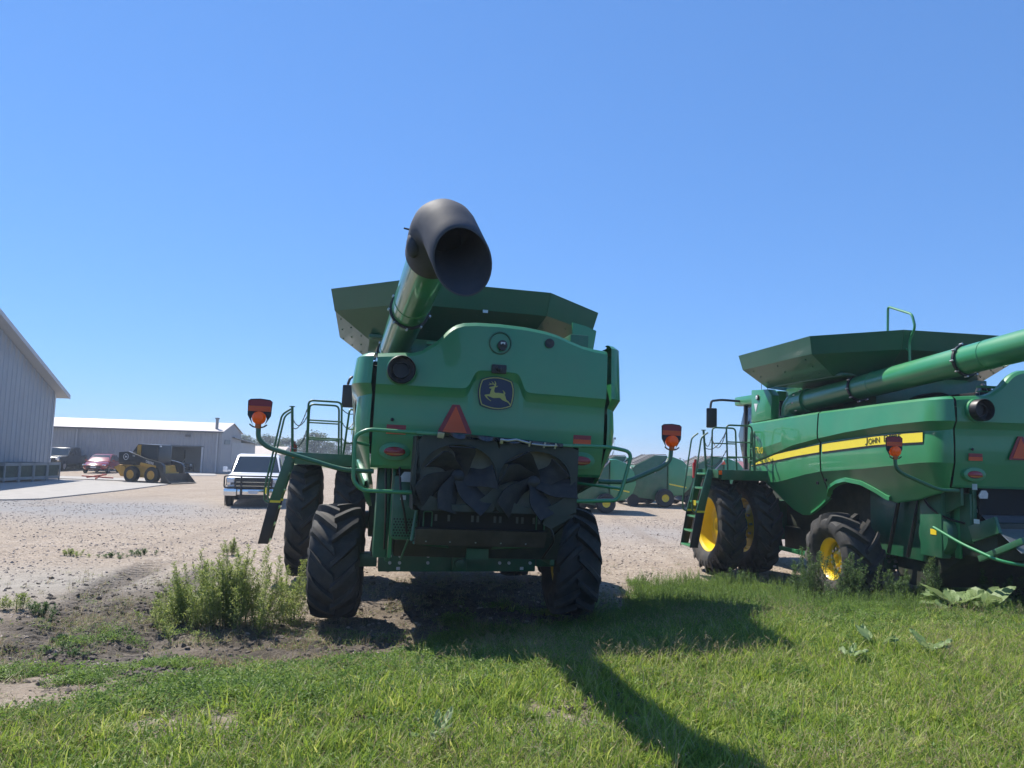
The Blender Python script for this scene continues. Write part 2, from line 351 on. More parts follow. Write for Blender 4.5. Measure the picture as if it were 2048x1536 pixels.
def wheel(parent, key, loc, out, R, W, rim, nlug, deep, bolts, steer=0, text=False):
    w = empty('wheel', loc, 0, parent)
    w.rotation_euler = (random.uniform(0, 6.28), 0, steer if out > 0 else math.pi + steer); w.rotation_mode = 'XYZ'
    if key not in _WC:
        _WC[key] = (tyre_mesh(R, W, rim, nlug).build('tyre', RUBBER, w, 35).data, rim_mesh(rim, W, deep, bolts).build('rim', [YELLOW, STEEL], w, 35).data)
        r = 0
    else:
        link('tyre', _WC[key][0], w); link('rim', _WC[key][1], w)
    if text:
        for k, ch in enumerate('GOODYEAR'):
            a = -.62 + k * .17; rr = (rim + R) / 2 - .03
            up = Vector((0, math.sin(a), math.cos(a))); rt = Vector((0, math.cos(a), -math.sin(a)))
            textmesh([(ch, 1)], 'raised_letter', BLACK, w, Vector((W / 2 - .004, 0, 0)) + up * rr - rt * .05, rt, up, .13, .008)
    return w

# ------------------------------------------------------------------ combine harvester (x right, y forward, z up, origin below the rear axle)
TOPL = [(-2.5, 3.27), (-1.08, 3.25), (.86, 3.21), (3.5, 3.10)]
TOPR = [(-2.5, 3.56), (-1.08, 3.56), (.86, 3.50), (3.5, 3.38)]
CRT = [(-2.6, 2.91), (-1.97, 2.91), (-1.07, 2.88), (0, 2.80), (.85, 2.71), (1.69, 2.60), (2.79, 2.38), (3.73, 2.21)]
CRB = [(-2.6, 2.82), (-2.13, 2.78), (-1.86, 2.775), (-1.07, 2.765), (0, 2.71), (.86, 2.645), (2.29, 2.465), (3.64, 2.195)]
TUCK = [(-2.6, 2.31), (-2.0, 2.32), (-1.72, 2.31), (-.31, 2.19), (.83, 2.12), (1.35, 2.05), (2.14, 1.91), (2.4, 1.87), (3.6, 1.8)]
BOTF = [(.80, 1.70), (.91, 1.64), (1.2, 1.50), (1.43, 1.40), (1.65, 1.32), (1.88, 1.30), (2.15, 1.39), (2.44, 1.6), (2.75, 1.81), (3.0, 1.93), (3.16, 1.99), (3.5, 2.07)]
BOTR = [(-2.6, 1.99), (-2.16, 1.98), (-1.95, 1.92), (-1.7, 1.87), (-1.4, 1.79), (-.9, 1.71), (-.73, 1.74), (-.51, 1.84), (-.23, 1.94), (.18, 1.98), (.46, 1.93), (.73, 1.83), (.85, 1.69)]
def side_frame(y_or_t):
    """plan path of the side shield: y on the flat side, then an arc round the rear corner (values below -1.85)"""
    y = y_or_t
    if y >= -1.85: return Vector((-1.50, y, 0)), Vector((-1, 0, 0)), y
    a = min(1, (-1.85 - y) / .55) * math.pi / 2 * .92; cx, cy, rx, ry = -1.33, -1.85, .17, .325
    return Vector((cx - rx * math.cos(a), cy - ry * math.sin(a), 0)), Vector((-math.cos(a) * ry, -math.sin(a) * rx, 0)).normalized(), y
def side_panel(name, ycols, top, bot, sx, parent):
    mb = MB(); cols = []
    for y in ycols:
        b, n, yy = side_frame(y); zt = interp(yy, top); ct = interp(yy, CRT); cb = interp(yy, CRB); bt = interp(yy, bot); tk = max(interp(yy, TUCK), bt + .02)
        cb = max(cb, bt + .06); ct = max(ct, cb + .012); k = min(1, (ct - cb) / .09); tk = min(tk, cb - .03)
        rows = [(zt - .01, -.10), (zt, -.05), (zt - .012, .0), (zt - .05, .05), (ct + .25 * (zt - ct), .075), (ct + .006, .085 * k + .03 * (1 - k)), (ct, .080 * k + .022 * (1 - k)), (cb, .004), (cb - .010, .008), (tk + .5 * (cb - tk), .022), (tk + .02, .01), (tk - .01, -.004), (tk + .5 * (bt - tk), -.10 * (tk - bt) / .5), (bt + .012, -.19 * (tk - bt) / .5), (bt - .006, -.19 * (tk - bt) / .5 - .012), (bt, -.19 * (tk - bt) / .5 - .05)]
        cols.append([((b + n * o).x * -sx, (b + n * o).y, z) for z, o in rows])
    mb.grid(cols); return mb.build(name, GREEN, parent, 13)
HOODTOP = [(-1.32, 3.26), (-1.06, 3.28), (-.94, 3.285), (-.84, 3.32), (-.74, 3.39), (-.66, 3.45), (-.58, 3.55), (-.50, 3.62), (-.40, 3.655), (-.25, 3.67), (0, 3.675), (.3, 3.665), (.55, 3.64), (.69, 3.61), (.84, 3.56), (1.0, 3.515), (1.15, 3.495), (1.32, 3.485)]
def hood_y(x): return -2.335 + .155 * (x / 1.32) ** 2
def emblem(parent, x, y, z, sc):
    e = empty('emblem', (x, y, z), 0, parent); a0 = rad(5.6); k = sc
    def q(p): u, v = (p[0] - 880) * k, -(p[1] - 815) * k; return (u * math.cos(a0) - v * math.sin(a0), u * math.sin(a0) + v * math.cos(a0))
    bd = [q(p) for p in ((345, 285), (480, 240), (620, 213), (800, 205), (980, 215), (1150, 255), (1320, 315), (1490, 395), (1525, 520), (1548, 680), (1545, 830), (1525, 990), (1480, 1160), (1415, 1340), (1250, 1390), (1080, 1418), (920, 1425), (760, 1405), (600, 1370), (420, 1305), (265, 1225), (232, 1090), (212, 950), (205, 800), (222, 640), (270, 450))]
    cx = sum(p[0] for p in bd) / len(bd); cz = sum(p[1] for p in bd) / len(bd)
    def scl(f): return [((p[0] - cx) * f + cx, (p[1] - cz) * f + cz) for p in bd]
    MB().prism(scl(1.05), 1, .03, -.012).build('badge_plate', NAVY, e, 30)
    m = MB(); n = len(bd); o, i = scl(1.0), scl(.945)
    m.add([(p[0], -.0135, p[1]) for p in o] + [(p[0], -.0135, p[1]) for p in i] + [(p[0], -.018, p[1]) for p in o] + [(p[0], -.018, p[1]) for p in i],
          [f for j in range(n) for f in ((2 * n + j, 2 * n + (j + 1) % n, 3 * n + (j + 1) % n, 3 * n + j), (j, (j + 1) % n, 2 * n + (j + 1) % n, 2 * n + j), (n + j, 3 * n + j, 3 * n + (j + 1) % n, n + (j + 1) % n))])
    m.build('border', DEERY, e, 30)
    deer = [(598, 595), (640, 570), (700, 562), (770, 550), (805, 535), (815, 505), (780, 484), (740, 474), (690, 474), (640, 484), (578, 497), (645, 456), (625, 425), (610, 400), (662, 433), (692, 446), (752, 446), (735, 400), (690, 345), (762, 395), (786, 453), (810, 468), (828, 450), (836, 400), (815, 340), (860, 375), (884, 430), (880, 490), (868, 530), (882, 545), (960, 533), (915, 572), (880, 590), (832, 580), (807, 650), (792, 720), (802, 780), (845, 806), (950, 806), (1080, 828), (1148, 848), (1158, 800), (1138, 750), (1115, 705), (1172, 745), (1212, 810), (1215, 865), (1187, 872), (1217, 960), (1237, 1060), (1262, 1100), (1332, 1150), (1382, 1230), (1412, 1298), (1382, 1298), (1330, 1220), (1278, 1172), (1180, 1132), (1090, 1087), (1010, 1002), (900, 997), (750, 997), (640, 952), (560, 917), (492, 912), (522, 970), (582, 1038), (657, 1098), (640, 1114), (538, 1042), (468, 972), (405, 875), (450, 853), (530, 848), (613, 846), (638, 770), (668, 690), (698, 640), (650, 627), (615, 614)]
    MB().prism([q(p) for p in deer], 1, -.0135, -.019).build('leaping_deer', DEERY, e, 0)
    return e
def catenary(a, b, sag, n=14):
    a, b = Vector(a), Vector(b); return [a.lerp(b, i / n) - Vector((0, 0, sag * 4 * (i / n) * (1 - i / n))) for i in range(n + 1)]
def roundpath(pts, r=.08, n=5):
    P = [Vector(p) for p in pts]; out = [P[0]]
    for i in range(1, len(P) - 1):
        d1 = (P[i - 1] - P[i]); d2 = (P[i + 1] - P[i]); rr = min(r, d1.length * .45, d2.length * .45); a = P[i] + d1.normalized() * rr; b = P[i] + d2.normalized() * rr
        for k in range(n + 1):
            t = k / n; out.append(a.lerp(P[i], t).lerp(P[i].lerp(b, t), t))
    return out + [P[-1]]
def ring_plate(mb, cx, cz, rx, rz, x0, x1, z0, z1, y, th, mi=0, n=40):
    inn, out = [], []
    for k in range(n):
        a = 2 * math.pi * k / n; c, s_ = math.cos(a), math.sin(a); inn.append((cx + rx * c, cz + rz * s_))
        t = min(((x1 - cx) / c if c > 1e-6 else (x0 - cx) / c if c < -1e-6 else 1e9), ((z1 - cz) / s_ if s_ > 1e-6 else (z0 - cz) / s_ if s_ < -1e-6 else 1e9)); out.append((cx + c * t, cz + s_ * t))
    R = lambda L, yy: [(p[0], yy, p[1]) for p in L]
    mb.loft([R(out, y), R(inn, y), R(inn, y + th), R(out, y + th)], True, (False, False), mi)

def combine(pose, label, variant):
    x, y, th, z0, bank = pose
    root = empty('combine_harvester', (x, y, z0), rad(th)); tag(root, label, 'combine harvester', 'combine harvesters parked side by side')
    body = []
    def B(o): body.append(o); return o
    # wheels and axles
    WB = 3.45
    for sx in (-1, 1):
        wheel(root, 'front', (sx * 2.29, WB, .965), sx, .985, .54, .56, 18, 1.25, 0, text=(sx < 0))
        wheel(root, 'front_inner', (sx * 1.52, WB, .965), sx, .985, .54, .56, 18, .4, 8)
        wheel(root, 'rear', (sx * 1.62, 0, .735), sx, .75, .65, .345, 14, .55, 10, steer=rad(-4 if variant == 'L' else -1))
        MB().cyl((sx * .9, WB, .97), (sx * 1.95, WB, .97), .16, 16).bx(sx * 1.0 - .18, sx * 1.0 + .18, WB - .3, WB + .3, .7, 1.5).build('final_drive', GREEN2, root, bevel=.02)
    ax = MB().bx(-1.08, 1.08, -.16, .14, .60, .88).build('rear_axle', GREEN2, root, bevel=.015)
    for q_ in (-1.4, 1.1): MB().bx(q_, q_ + .3, -.12, .1, .66, .84).build('axle_extension', GREEN2, root, bevel=.02)
    for bxp in (-.93, -.80, -.42, .70, 1.0, .57):
        for bz in (.81, .72): MB().cyl((bxp, -.16, bz), (bxp, -.19, bz), .022, 8).build('bolt', STEEL, ax)
    for k in (-.84, .86): MB().bx(k, k + .05, -.166, -.162, .625, .665).build('decal', DECALW, ax)
    MB().bx(-.16, .16, -.30, -.17, .86, .98).bx(-.10, .10, -.26, -.17, .62, .90).cyl((0, -.32, .72), (0, -.2, .72), .07, 16).build('hitch', GREEN2, root, bevel=.01)
    MB().bx(-.8, .8, WB - .25, WB + .25, .75, 1.25).build('front_axle', GREEN2, root, bevel=.03)
    # hull
    hull = MB().bx(-1.38, 1.38, -2.02, 3.40, 2.15, 3.14).bx(-.86, .86, -1.6, 4.2, 1.0, 2.2).build('hull_light_block', DKGREEN, root, bevel=.02); B(hull)  # upper box is an added core that blocks light; lower box is threshing body
    B(MB().prism([(-1.6, .98), (2.4, .98), (2.9, 1.3), (2.9, 1.9), (1.9, 2.2), (-2.0, 2.2), (-2.0, 1.6)], 0, -.98, .98).build('separator_side', DKGREEN, root, bevel=.02))  # dark sheet colour in place of frame green stands in for shade here
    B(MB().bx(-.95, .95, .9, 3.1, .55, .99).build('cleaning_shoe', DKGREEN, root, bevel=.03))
    fcol = sorted({round(float(v), 3) for v in list(np.linspace(.845, 3.5, 34))}, reverse=True); rcol = sorted({round(float(v), 3) for v in list(np.linspace(-1.85, .805, 40)) + list(np.linspace(-2.4, -1.85, 10))}, reverse=True)
    for sx, top in ((-1, TOPL), (1, TOPR)):
        pf = B(side_panel('side_shield', fcol, top, BOTF, sx, root)); pr = B(side_panel('side_shield', rcol, top, BOTR, sx, root))
        # rear wheel arch lip
        rows = []
        for yy in np.linspace(.84, -.80, 26):
            zb = interp(yy, BOTR); k = -1.50 + .19 * (max(interp(yy, TUCK), zb + .02) - zb) / .5
            rows.append([(sx * (-k + .004), yy, zb + .085), (sx * (-k + .045), yy, zb + .07), (sx * (-k + .05), yy, zb + .008), (sx * (-k - .03), yy, zb - .012)])
        MB().grid(rows).build('arch_lip', GREEN, pr, 50)
        rows2 = []
        for yy in np.linspace(.96, 1.55, 8):
            zb = interp(yy, BOTF); k = -1.50 + .19 * (max(interp(yy, TUCK), zb + .02) - zb) / .5
            rows2.append([(sx * (-k + .006), yy, zb + .05), (sx * (-k + .03), yy, zb + .035), (sx * (-k + .03), yy, zb - .005), (sx * (-k - .03), yy, zb - .012)])
        MB().grid(rows2).build('arch_lip', GREEN, pf, 50)
        for yy, zz in ((.99, 1.93), (.74, 1.99)): MB().lathe([(.03, -.01), (.03, .012), (.018, .012), (.018, .0), (.001, .0)], (sx * 1.475, yy, zz), (sx, 0, 0), 14).build('latch', BLACK, pf if yy > .9 else pr)
        # stripe with dark outline, in two pieces split at the shield joint
        ST = [(3.40, 2.20, 2.19), (3.1, 2.285, 2.235), (2.41, 2.432, 2.315), (1.6, 2.535, 2.41), (.85, 2.612, 2.478), (0, 2.685, 2.54), (-.6, 2.72, 2.585), (-1.2, 2.75, 2.61), (-1.8, 2.765, 2.625)]
        for grp, pan in ((lambda v: v > .84, pf), (lambda v: v < .82, pr)):
            yl = [v for v in np.linspace(3.40, -1.8, 60) if grp(v)]; r1 = []; r2 = []
            for v in yl:
                a = interp(v, [(s_[0], s_[1]) for s_ in ST][::-1]); b = interp(v, [(s_[0], s_[2]) for s_ in ST][::-1])
                r1.append([(sx * 1.5275, v, a - .004), (sx * 1.5285, v, b)]); r2.append([(sx * 1.5255, v, a + .010), (sx * 1.5265, v, b - .028)])
            MB().grid(r2).build('stripe_outline', BLACK, pan, 60, solid=.0008); MB().grid(r1).build('yellow_stripe', DECALY, pan, 60, solid=.0008)
        Xd = Vector((0, -1 * (1 if sx < 0 else -1), .095 * (1 if sx < 0 else -1))); oy = (-.48 if sx < 0 else -1.42); oz = 2.595 if sx < 0 else 2.68
        textmesh([('J', 1.15), ('OHN', .85), (' ', 1), ('D', 1.15), ('EERE', .85)], 'lettering', BLACK, pr, (sx * 1.533, oy, oz), Xd, (0, 0, 1), .125, .001) if False else None
        u = 0
        for st, sz in (('J', 1.0), ('OHN', .82), ('D', 1.0), ('EERE', .82)):
            org = Vector((sx * 1.533, oy, oz)) + Xd.normalized() * u
            if st == 'J':
                Xn = Xd.normalized(); jp = [(.062, .112), (.062, .02), (.052, .002), (.03, -.008), (.008, .0), (.0, .012), (.012, .020), (.03, .012), (.042, .022), (.042, .112)]
                mj = MB(); off = Vector((sx * .001, 0, 0)); nj = len(jp)
                mj.add([org + Xn * a + Vector((0, 0, b)) + off for a, b in jp] + [org + Xn * a + Vector((0, 0, b)) - off for a, b in jp], [tuple(range(nj)), tuple(range(nj, 2 * nj))[::-1]] + [(i, (i + 1) % nj, nj + (i + 1) % nj, nj + i) for i in range(nj)])
                mj.build('lettering', BLACK, pr, 0)
            else: textmesh([(st, sz)], 'lettering', BLACK, pr, org, Xd, (0, 0, 1), .155, .001)
            u += {'J': .085, 'OHN': .385, 'D': .125, 'EERE': .3}[st]
        textmesh([('S780', 1)], 'model_lettering', DECALY, pf, (sx * 1.60, 3.12 if sx < 0 else 2.72, 2.45), (0, sx, 0), (0, 0, 1), .19, .004)
    # rear hood
    rows = []
    for xx in sorted(list(np.linspace(-1.32, 1.32, 67)) + list(np.linspace(.205, .375, 21)) + list(np.linspace(-.375, -.205, 21))):
        zt = interp(xx, HOODTOP); up = 1 / (1 + math.exp((abs(xx) - .285) / .022)) * .215; ct = 2.905 + up; cb = 2.815 + up * 1.02
        yb = hood_y(xx); rows.append([(xx, yb + o, z) for z, o in ((zt - .02, .10), (zt, .05), (zt - .012, .0), (zt - .05, -.035), ((zt + ct) / 2, -.046), (ct + .006, -.044), (ct, -.040), (cb, .004), (cb - .012, .006), (2.6, .0), (2.36, .005), (2.31, .012), (2.10, .06), (2.03, .075), (2.0, .10))])
    hood = B(MB().grid(rows).build('rear_hood', GREEN, root, 20))
    MB().lathe([(.165, -.03), (.165, .02), (.155, .03)], (-1.06, hood_y(-1.06) - .05, 3.07), (0, -1, 0), 36).build('exhaust_collar', GREEN, hood)
    MB().lathe([(.152, 0), (.152, .15), (.146, .16), (.14, .15), (.14, .05), (.095, .04), (.09, .09), (.08, .09), (.08, .045), (.001, .045)], (-1.06, hood_y(-1.06) - .04, 3.07), (0, -1, 0), 36).build('exhaust', BLACK, hood)
    emblem(hood, 0, -2.375 + .03, 2.885, .00029)
    wl = MB().lathe([(.13, -.03), (.13, .003), (.118, .006), (.11, -.02), (.07, -.05), (.001, -.055)], (0.01, -2.392, 3.445), (0, -1, 0), 28).build('lamp_recess', GREEN2, hood)
    MB().lathe([(.05, -.03), (.055, .03), (.04, .045), (.001, .05)], (.03, -2.392, 3.42), (0, -1, 0), 18).bx(0.0, .06, -2.44, -2.40, 3.36, 3.4).build('work_lamp', [BLACK], wl)
    MB().bx(.005, .055, -2.428, -2.44, 3.425, 3.45).build('lamp_lens', DECALW, wl)
    MB().bx(-.075, .09, -2.42, -2.38, 3.10, 3.20).lathe([(.03, 0), (.03, .04), (.001, .045)], (.0, -2.42, 3.15), (0, -1, 0), 14).build('rear_camera', BLACK, hood, bevel=.012)
    MB().lathe([(.05, -.01), (.055, .012), (.035, .016), (.001, .01)], (.58, hood_y(.58) - .05, 3.49), (0, -1, 0), 20).build('socket_cap', BLACK, hood)
    MB().sphere((-1.12, -2.255, 2.53), .02, 10).build('hood_latch', BLACK, hood)
    sm = MB().prism([(-.63, 2.405), (-.62, 2.44), (-.48, 2.73), (-.40, 2.73), (-.255, 2.44), (-.25, 2.405)], 1, hood_y(-.44) - .012, hood_y(-.44) - .02).build('slow_vehicle_sign', DKRED, hood)
    MB().prism([(-.575, 2.425), (-.44, 2.715), (-.305, 2.425)], 1, hood_y(-.44) - .021, hood_y(-.44) - .024).build('orange_triangle', REDOR, sm)
    for xx in (-1.07, 1.04):
        yb = hood_y(xx) - .012
        rf = MB().prism([(xx - .105, 2.43), (xx + .105, 2.43), (xx + .105, 2.475), (xx - .105, 2.475)], 1, yb, yb - .006).build('reflector', DKRED, hood)
        MB().prism([(xx - .105, 2.375), (xx + .105, 2.375), (xx + .105, 2.428), (xx - .105, 2.428)], 1, yb + .002, yb - .007).build('orange_strip', REDOR, rf)
        pk = MB().prism([(xx + .17 * math.cos(a), 2.185 + .10 * math.sin(a)) for a in np.linspace(0, 2 * math.pi, 28)[:-1]], 1, yb + .10, yb + .012).build('lamp_surround', GREEN, hood, bevel=.012)
        MB().sphere((xx, yb + .015, 2.185), 1, 20, sc=(.12, .035, .052)).build('tail_lamp', REDLENS, pk)
        MB().prism([(xx + .10 * math.cos(a), 2.168 + .022 * math.sin(a)) for a in np.linspace(math.pi, 2 * math.pi, 14)], 1, yb + .0, yb - .018).build('amber_strip', AMBER, pk)
    # engine deck
    B(MB().bx(-1.36, 1.34, -1.95, .3, 3.13, 3.19).build('engine_deck', DKGREEN, root))
    eng = B(MB().bx(-.5, .6, -1.7, -.4, 3.18, 3.40).cyl((.75, -1.6, 3.36), (.75, -.4, 3.36), .16, 18).bx(-.1, .9, -1.95, -1.75, 3.2, 3.45).build('engine', BLACK, root, bevel=.02))
    for pth in (((-.7, -1.9, 3.22), (-.55, -1.7, 3.42), (-.2, -1.4, 3.5), (.2, -1.2, 3.42)), ((-.85, -1.8, 3.2), (-.7, -1.2, 3.40), (-.6, -.5, 3.42), (-.5, 0, 3.3)), ((-.6, -2.0, 3.25), (-.62, -1.9, 3.45), (-.5, -1.75, 3.5), (-.3, -1.7, 3.4))):
        MB().tube(roundpath(pth, .2), .03, 8).build('hose', HOSE, eng)
    MB().bx(-.78, -.3, -2.05, -1.95, 3.42, 3.45).bx(-.8, -.3, -2.05, -1.97, 3.36, 3.375).build('deck_rail', GREEN, eng)
    B(MB().bx(.62, 1.22, -1.5, -1.2, 3.45, 3.66).bx(.95, 1.18, -1.9, -1.5, 3.46, 3.70).build('air_intake', GREEN2, root, bevel=.015))
    B(MB().prism([(1.24, 3.50), (1.50, 3.49), (1.56, 3.93), (1.42, 3.98), (1.22, 4.02)], 1, -1.0, -.96).build('deck_screen', GREEN, root, bevel=.008))
    # grain tank
    tk = B(MB().bx(-.82, 1.34, .25, 3.25, 3.14, 3.83).build('grain_tank', GREEN2, root, bevel=.015))
    def octa(hx, y0, y1, cx_, cy0, cy1, z): return [(-hx, cy0, z), (-cx_, y0, z), (cx_, y0, z), (hx, cy0, z), (hx, cy1, z), (cx_, y1, z), (-cx_, y1, z), (-hx, cy1, z)]
    lo = octa(1.40, .08, 3.3, .78, .55, 2.95, 3.80); mid = octa(1.92, -.60, 3.60, .95, .40, 3.0, 4.16); hi = octa(1.99, -.70, 3.70, .97, .34, 3.05, 4.46)
    for k in range(8):
        j = (k + 1) % 8; m = MB().add([lo[k], lo[j], mid[j], mid[k], hi[j], hi[k]], [(0, 1, 2, 3), (3, 2, 4, 5)]); p = m.build('tank_extension_panel', TANK_SHADE, tk, 25, fix=True, solid=.012)
        if k in (7, 0, 1, 2):
            a, b, c_, d_ = [Vector(v) for v in (lo[k], lo[j], mid[j], mid[k])]; nrm = (b - a).cross(d_ - a).normalized(); bm_ = MB()
            cen = Vector((0, 1.5, 3.9)); nrm = nrm if nrm.dot((a + c_) / 2 - cen) > 0 else -nrm
            for u in (.12, .5, .88):
                for w in (.25, .55, .85): bm_.sphere(a.lerp(b, u).lerp(d_.lerp(c_, u), w) + nrm * .008, .013, 6)
            tag(bm_.build('bolt_heads', GREEN2, p), kind='stuff')
    MB().bx(.05, .12, -.708, -.70, 4.10, 4.14).build('decal', DECALW, tk)
    B(MB().prism([(3.46, 3.10), (2.62, 3.14), (2.60, 3.62), (2.75, 3.76), (3.46, 3.80)], 0, -1.50, -1.32).build('cab_corner_box', GREEN, root, bevel=.02))
    sb = MB().lathe([(.055, -.01), (.06, .02), (.045, .03), (.001, .035)], (-1.50, 3.16, 3.62), (-1, 0, 0), 18).build('side_lamp', [BLACK], root); B(sb)
    B(MB().lathe([(.042, .03), (.001, .04)], (-1.505, 3.16, 3.62), (-1, 0, 0), 16).build('side_lamp_lens', WHITE, root))
    B(MB().prism([(3.33, 3.50), (3.17, 3.49), (3.25, 3.32)], 0, -1.502, -1.506).build('warning_decal', DECALW, root))
    B(MB().bx(-1.42, -.8, .3, 2.62, 3.80, 3.85).build('tank_ledge', GREEN2, root, bevel=.01))
    # unloading auger
    A, T = Vector((-1.13, 2.30, 3.44)), Vector((-.935, -3.87, 3.955)); ad = (T - A).normalized(); R0 = .205
    el = B(MB().tube(roundpath([(-1.10, 2.45, 2.9), (-1.13, 2.42, 3.43), A - ad * .0 + Vector((0, -.5, .042))], .38, 8), .235, 20).build('auger_elbow', GREEN, root)); MB().tube([(-1.1, 2.45, 3.05), (-1.1, 2.45, 3.2)], .3, 24).build('swivel_ring', GREEN2, el)
    au = B(MB().cyl(A + ad * .2, T, R0, 40).build('unloading_auger', GREEN, root))
    for dd, open_ in ((.25, 0), (1.95, 1), (4.35, 1)):
        c0 = A + ad * dd; MB().lathe([(R0 + .004, -.022), (R0 + .028, -.02), (R0 + .028, .02), (R0 + .004, .022)], c0, ad, 40).build('clamp_band', BLACK, au)
        for k in range(9):
            a = 2 * math.pi * k / 9; u = ad.orthogonal().normalized(); w = ad.cross(u); c1 = c0 + (u * math.cos(a) + w * math.sin(a)) * (R0 + .035); MB().cyl(c1 - ad * .03, c1 + ad * .03, .013, 6).build('band_bolt', STEEL, au)
    for q_ in (2.4, 4.75): MB().lathe([(R0 + .001, -.004), (R0 + .006, 0), (R0 + .001, .004)], A + ad * q_, ad, 40).build('weld_seam', GREEN, au)
    rings = []; DD = Vector((.23, -.62, -.75)).normalized(); NM = Vector((.02, -.95, -.30)).normalized(); MC = Vector((-.74, -4.68, 3.74))
    for c0, n0, r_ in (((-.935, -3.86, 3.96), (0, -1, .08), .212), ((-.93, -3.90, 3.97), (0, -1, .08), .24), ((-.92, -4.06, 4.04), (0, -1, 0), .244), ((-.912, -4.14, 4.08), (.03, -.99, -.12), .245), ((-.90, -4.22, 4.105), (.06, -.93, -.32), .244), ((-.885, -4.29, 4.105), (.10, -.83, -.53), .242), ((-.865, -4.36, 4.085), (.15, -.72, -.68), .240), ((-.84, -4.42, 4.035), tuple(DD), .238)):
        n0 = Vector(n0).normalized(); u_ = Vector((1, 0, 0)); u_ = (u_ - n0 * u_.dot(n0)).normalized(); w_ = u_.cross(n0); w_ = w_ if w_.z > 0 else -w_
        rings.append([Vector(c0) + (u_ * math.cos(a) + w_ * math.sin(a)) * r_ for a in [2 * math.pi * k / 40 for k in range(40)]])
    base_ = rings[-1]; tt = [(MC - p_).dot(NM) / DD.dot(NM) for p_ in base_]
    for f_ in (.33, .66, 1.0): rings.append([p_ + DD * t_ * f_ for p_, t_ in zip(base_, tt)])
    rings.append([p_ + DD * .012 + (sum(rings[-1], Vector()) / 40 - p_) * .02 for p_ in rings[-1]])
    inner = [[p + (sum(r, Vector()) / 40 - p) * .05 for p in r] for r in rings[2:]][::-1]
    sp = B(MB().loft(rings + inner, True, (False, True)).build('auger_spout', SPOUT, root, 50))
    MB().sphere((-1.115, -4.12, 3.97), 1, 14, sc=(.06, .08, .12)).build('spout_boss', SPOUT, sp)
    MB().cyl((-1.13, -4.05, 4.12), (-1.20, -4.05, 4.13), .008, 6).build('spout_pin', BLACK, sp)
    # rear right hand-hold on the tank
    hr = MB().tube(roundpath([(-.85, -.10, 3.72), (-.86, -.16, 4.95), (-.9, -.80, 4.70), (-.9, -.87, 4.48), (-.88, -.70, 4.28), (-.86, -.68, 3.74)], .07), .02, 8).tube([(-.85, -.13, 4.42), (-.87, -.69, 4.12)], .017, 8)
    if variant == 'R': B(hr.build('tank_handrail', GREEN, root)); B(MB().bx(-.92, -.80, -.8, -.05, 3.66, 3.76).build('rail_bracket', GREEN, root))
    # platform, ladder, railings (left side)
    pl = B(MB().bx(-2.52, -1.42, 2.75, 4.45, 1.96, 2.02).bx(-2.56, -2.50, 2.75, 4.45, 1.93, 2.10).bx(-2.5, -1.42, 2.72, 2.76, 1.90, 2.10).build('platform', GREEN2, root, bevel=.006))
    def rail(pts, r=.018, rr=.09): return MB().tube(roundpath(pts, rr), r, 8)
    lp = rail([(-2.32, 2.82, 1.98), (-2.36, 2.82, 3.0), (-1.80, 2.84, 3.0), (-1.74, 2.84, 1.98)]).tube([(-2.345, 2.82, 2.66), (-1.78, 2.84, 2.66)], .014, 6).tube([(-2.335, 2.82, 2.36), (-1.76, 2.84, 2.36)], .014, 6).build('platform_railing', GREEN2, pl)
    rail([(-2.36, 3.5, 1.98), (-2.38, 3.45, 2.97), (-1.86, 3.45, 2.97), (-1.80, 3.5, 1.98)]).tube([(-2.37, 3.47, 2.64), (-1.84, 3.47, 2.64)], .014, 6).tube([(-2.365, 3.48, 2.34), (-1.82, 3.48, 2.34)], .014, 6).build('platform_railing', GREEN2, pl)
    rail([(-1.72, 2.86, 1.98), (-1.66, 3.0, 2.90), (-1.58, 3.3, 2.90), (-1.56, 3.4, 1.98)]).tube([(-1.69, 2.93, 2.55), (-1.58, 3.32, 2.55)], .013, 6).tube([(-1.7, 2.9, 2.3), (-1.57, 3.35, 2.3)], .013, 6).build('platform_railing', GREEN2, pl)
    MB().cyl((-2.58, 3.25, 1.9), (-2.66, 3.25, 2.90), .024, 8).cyl((-2.66, 3.25, 2.89), (-2.66, 3.25, 2.905), .05, 12).build('gate_post', GREEN2, pl)
    ch = pl
    for a, b, s_ in (((-2.37, 2.82, 2.85), (-2.64, 3.25, 2.55), .16), ((-2.35, 2.82, 2.5), (-2.62, 3.25, 2.2), .16), ((-1.80, 2.84, 2.9), (-1.55, 3.2, 2.85), .06), ((-1.79, 2.84, 2.7), (-1.55, 3.2, 2.75), .16), ((-1.78, 2.84, 2.42), (-1.55, 3.2, 2.35), .08), ((-2.36, 3.47, 2.9), (-2.64, 3.25, 2.7), .22), ((-2.36, 3.47, 2.55), (-2.64, 3.25, 2.4), .25), ((-2.36, 2.82, 2.9), (-2.37, 3.45, 2.7), .25)):
        pp = catenary(a, b, s_, 22); MB().tube(pp, [.011 if k % 2 else .006 for k in range(len(pp))], 5).build('safety_chain', CHAIN, ch)
    la = empty('ladder', (0, 0, 0), 0, root); B(la)
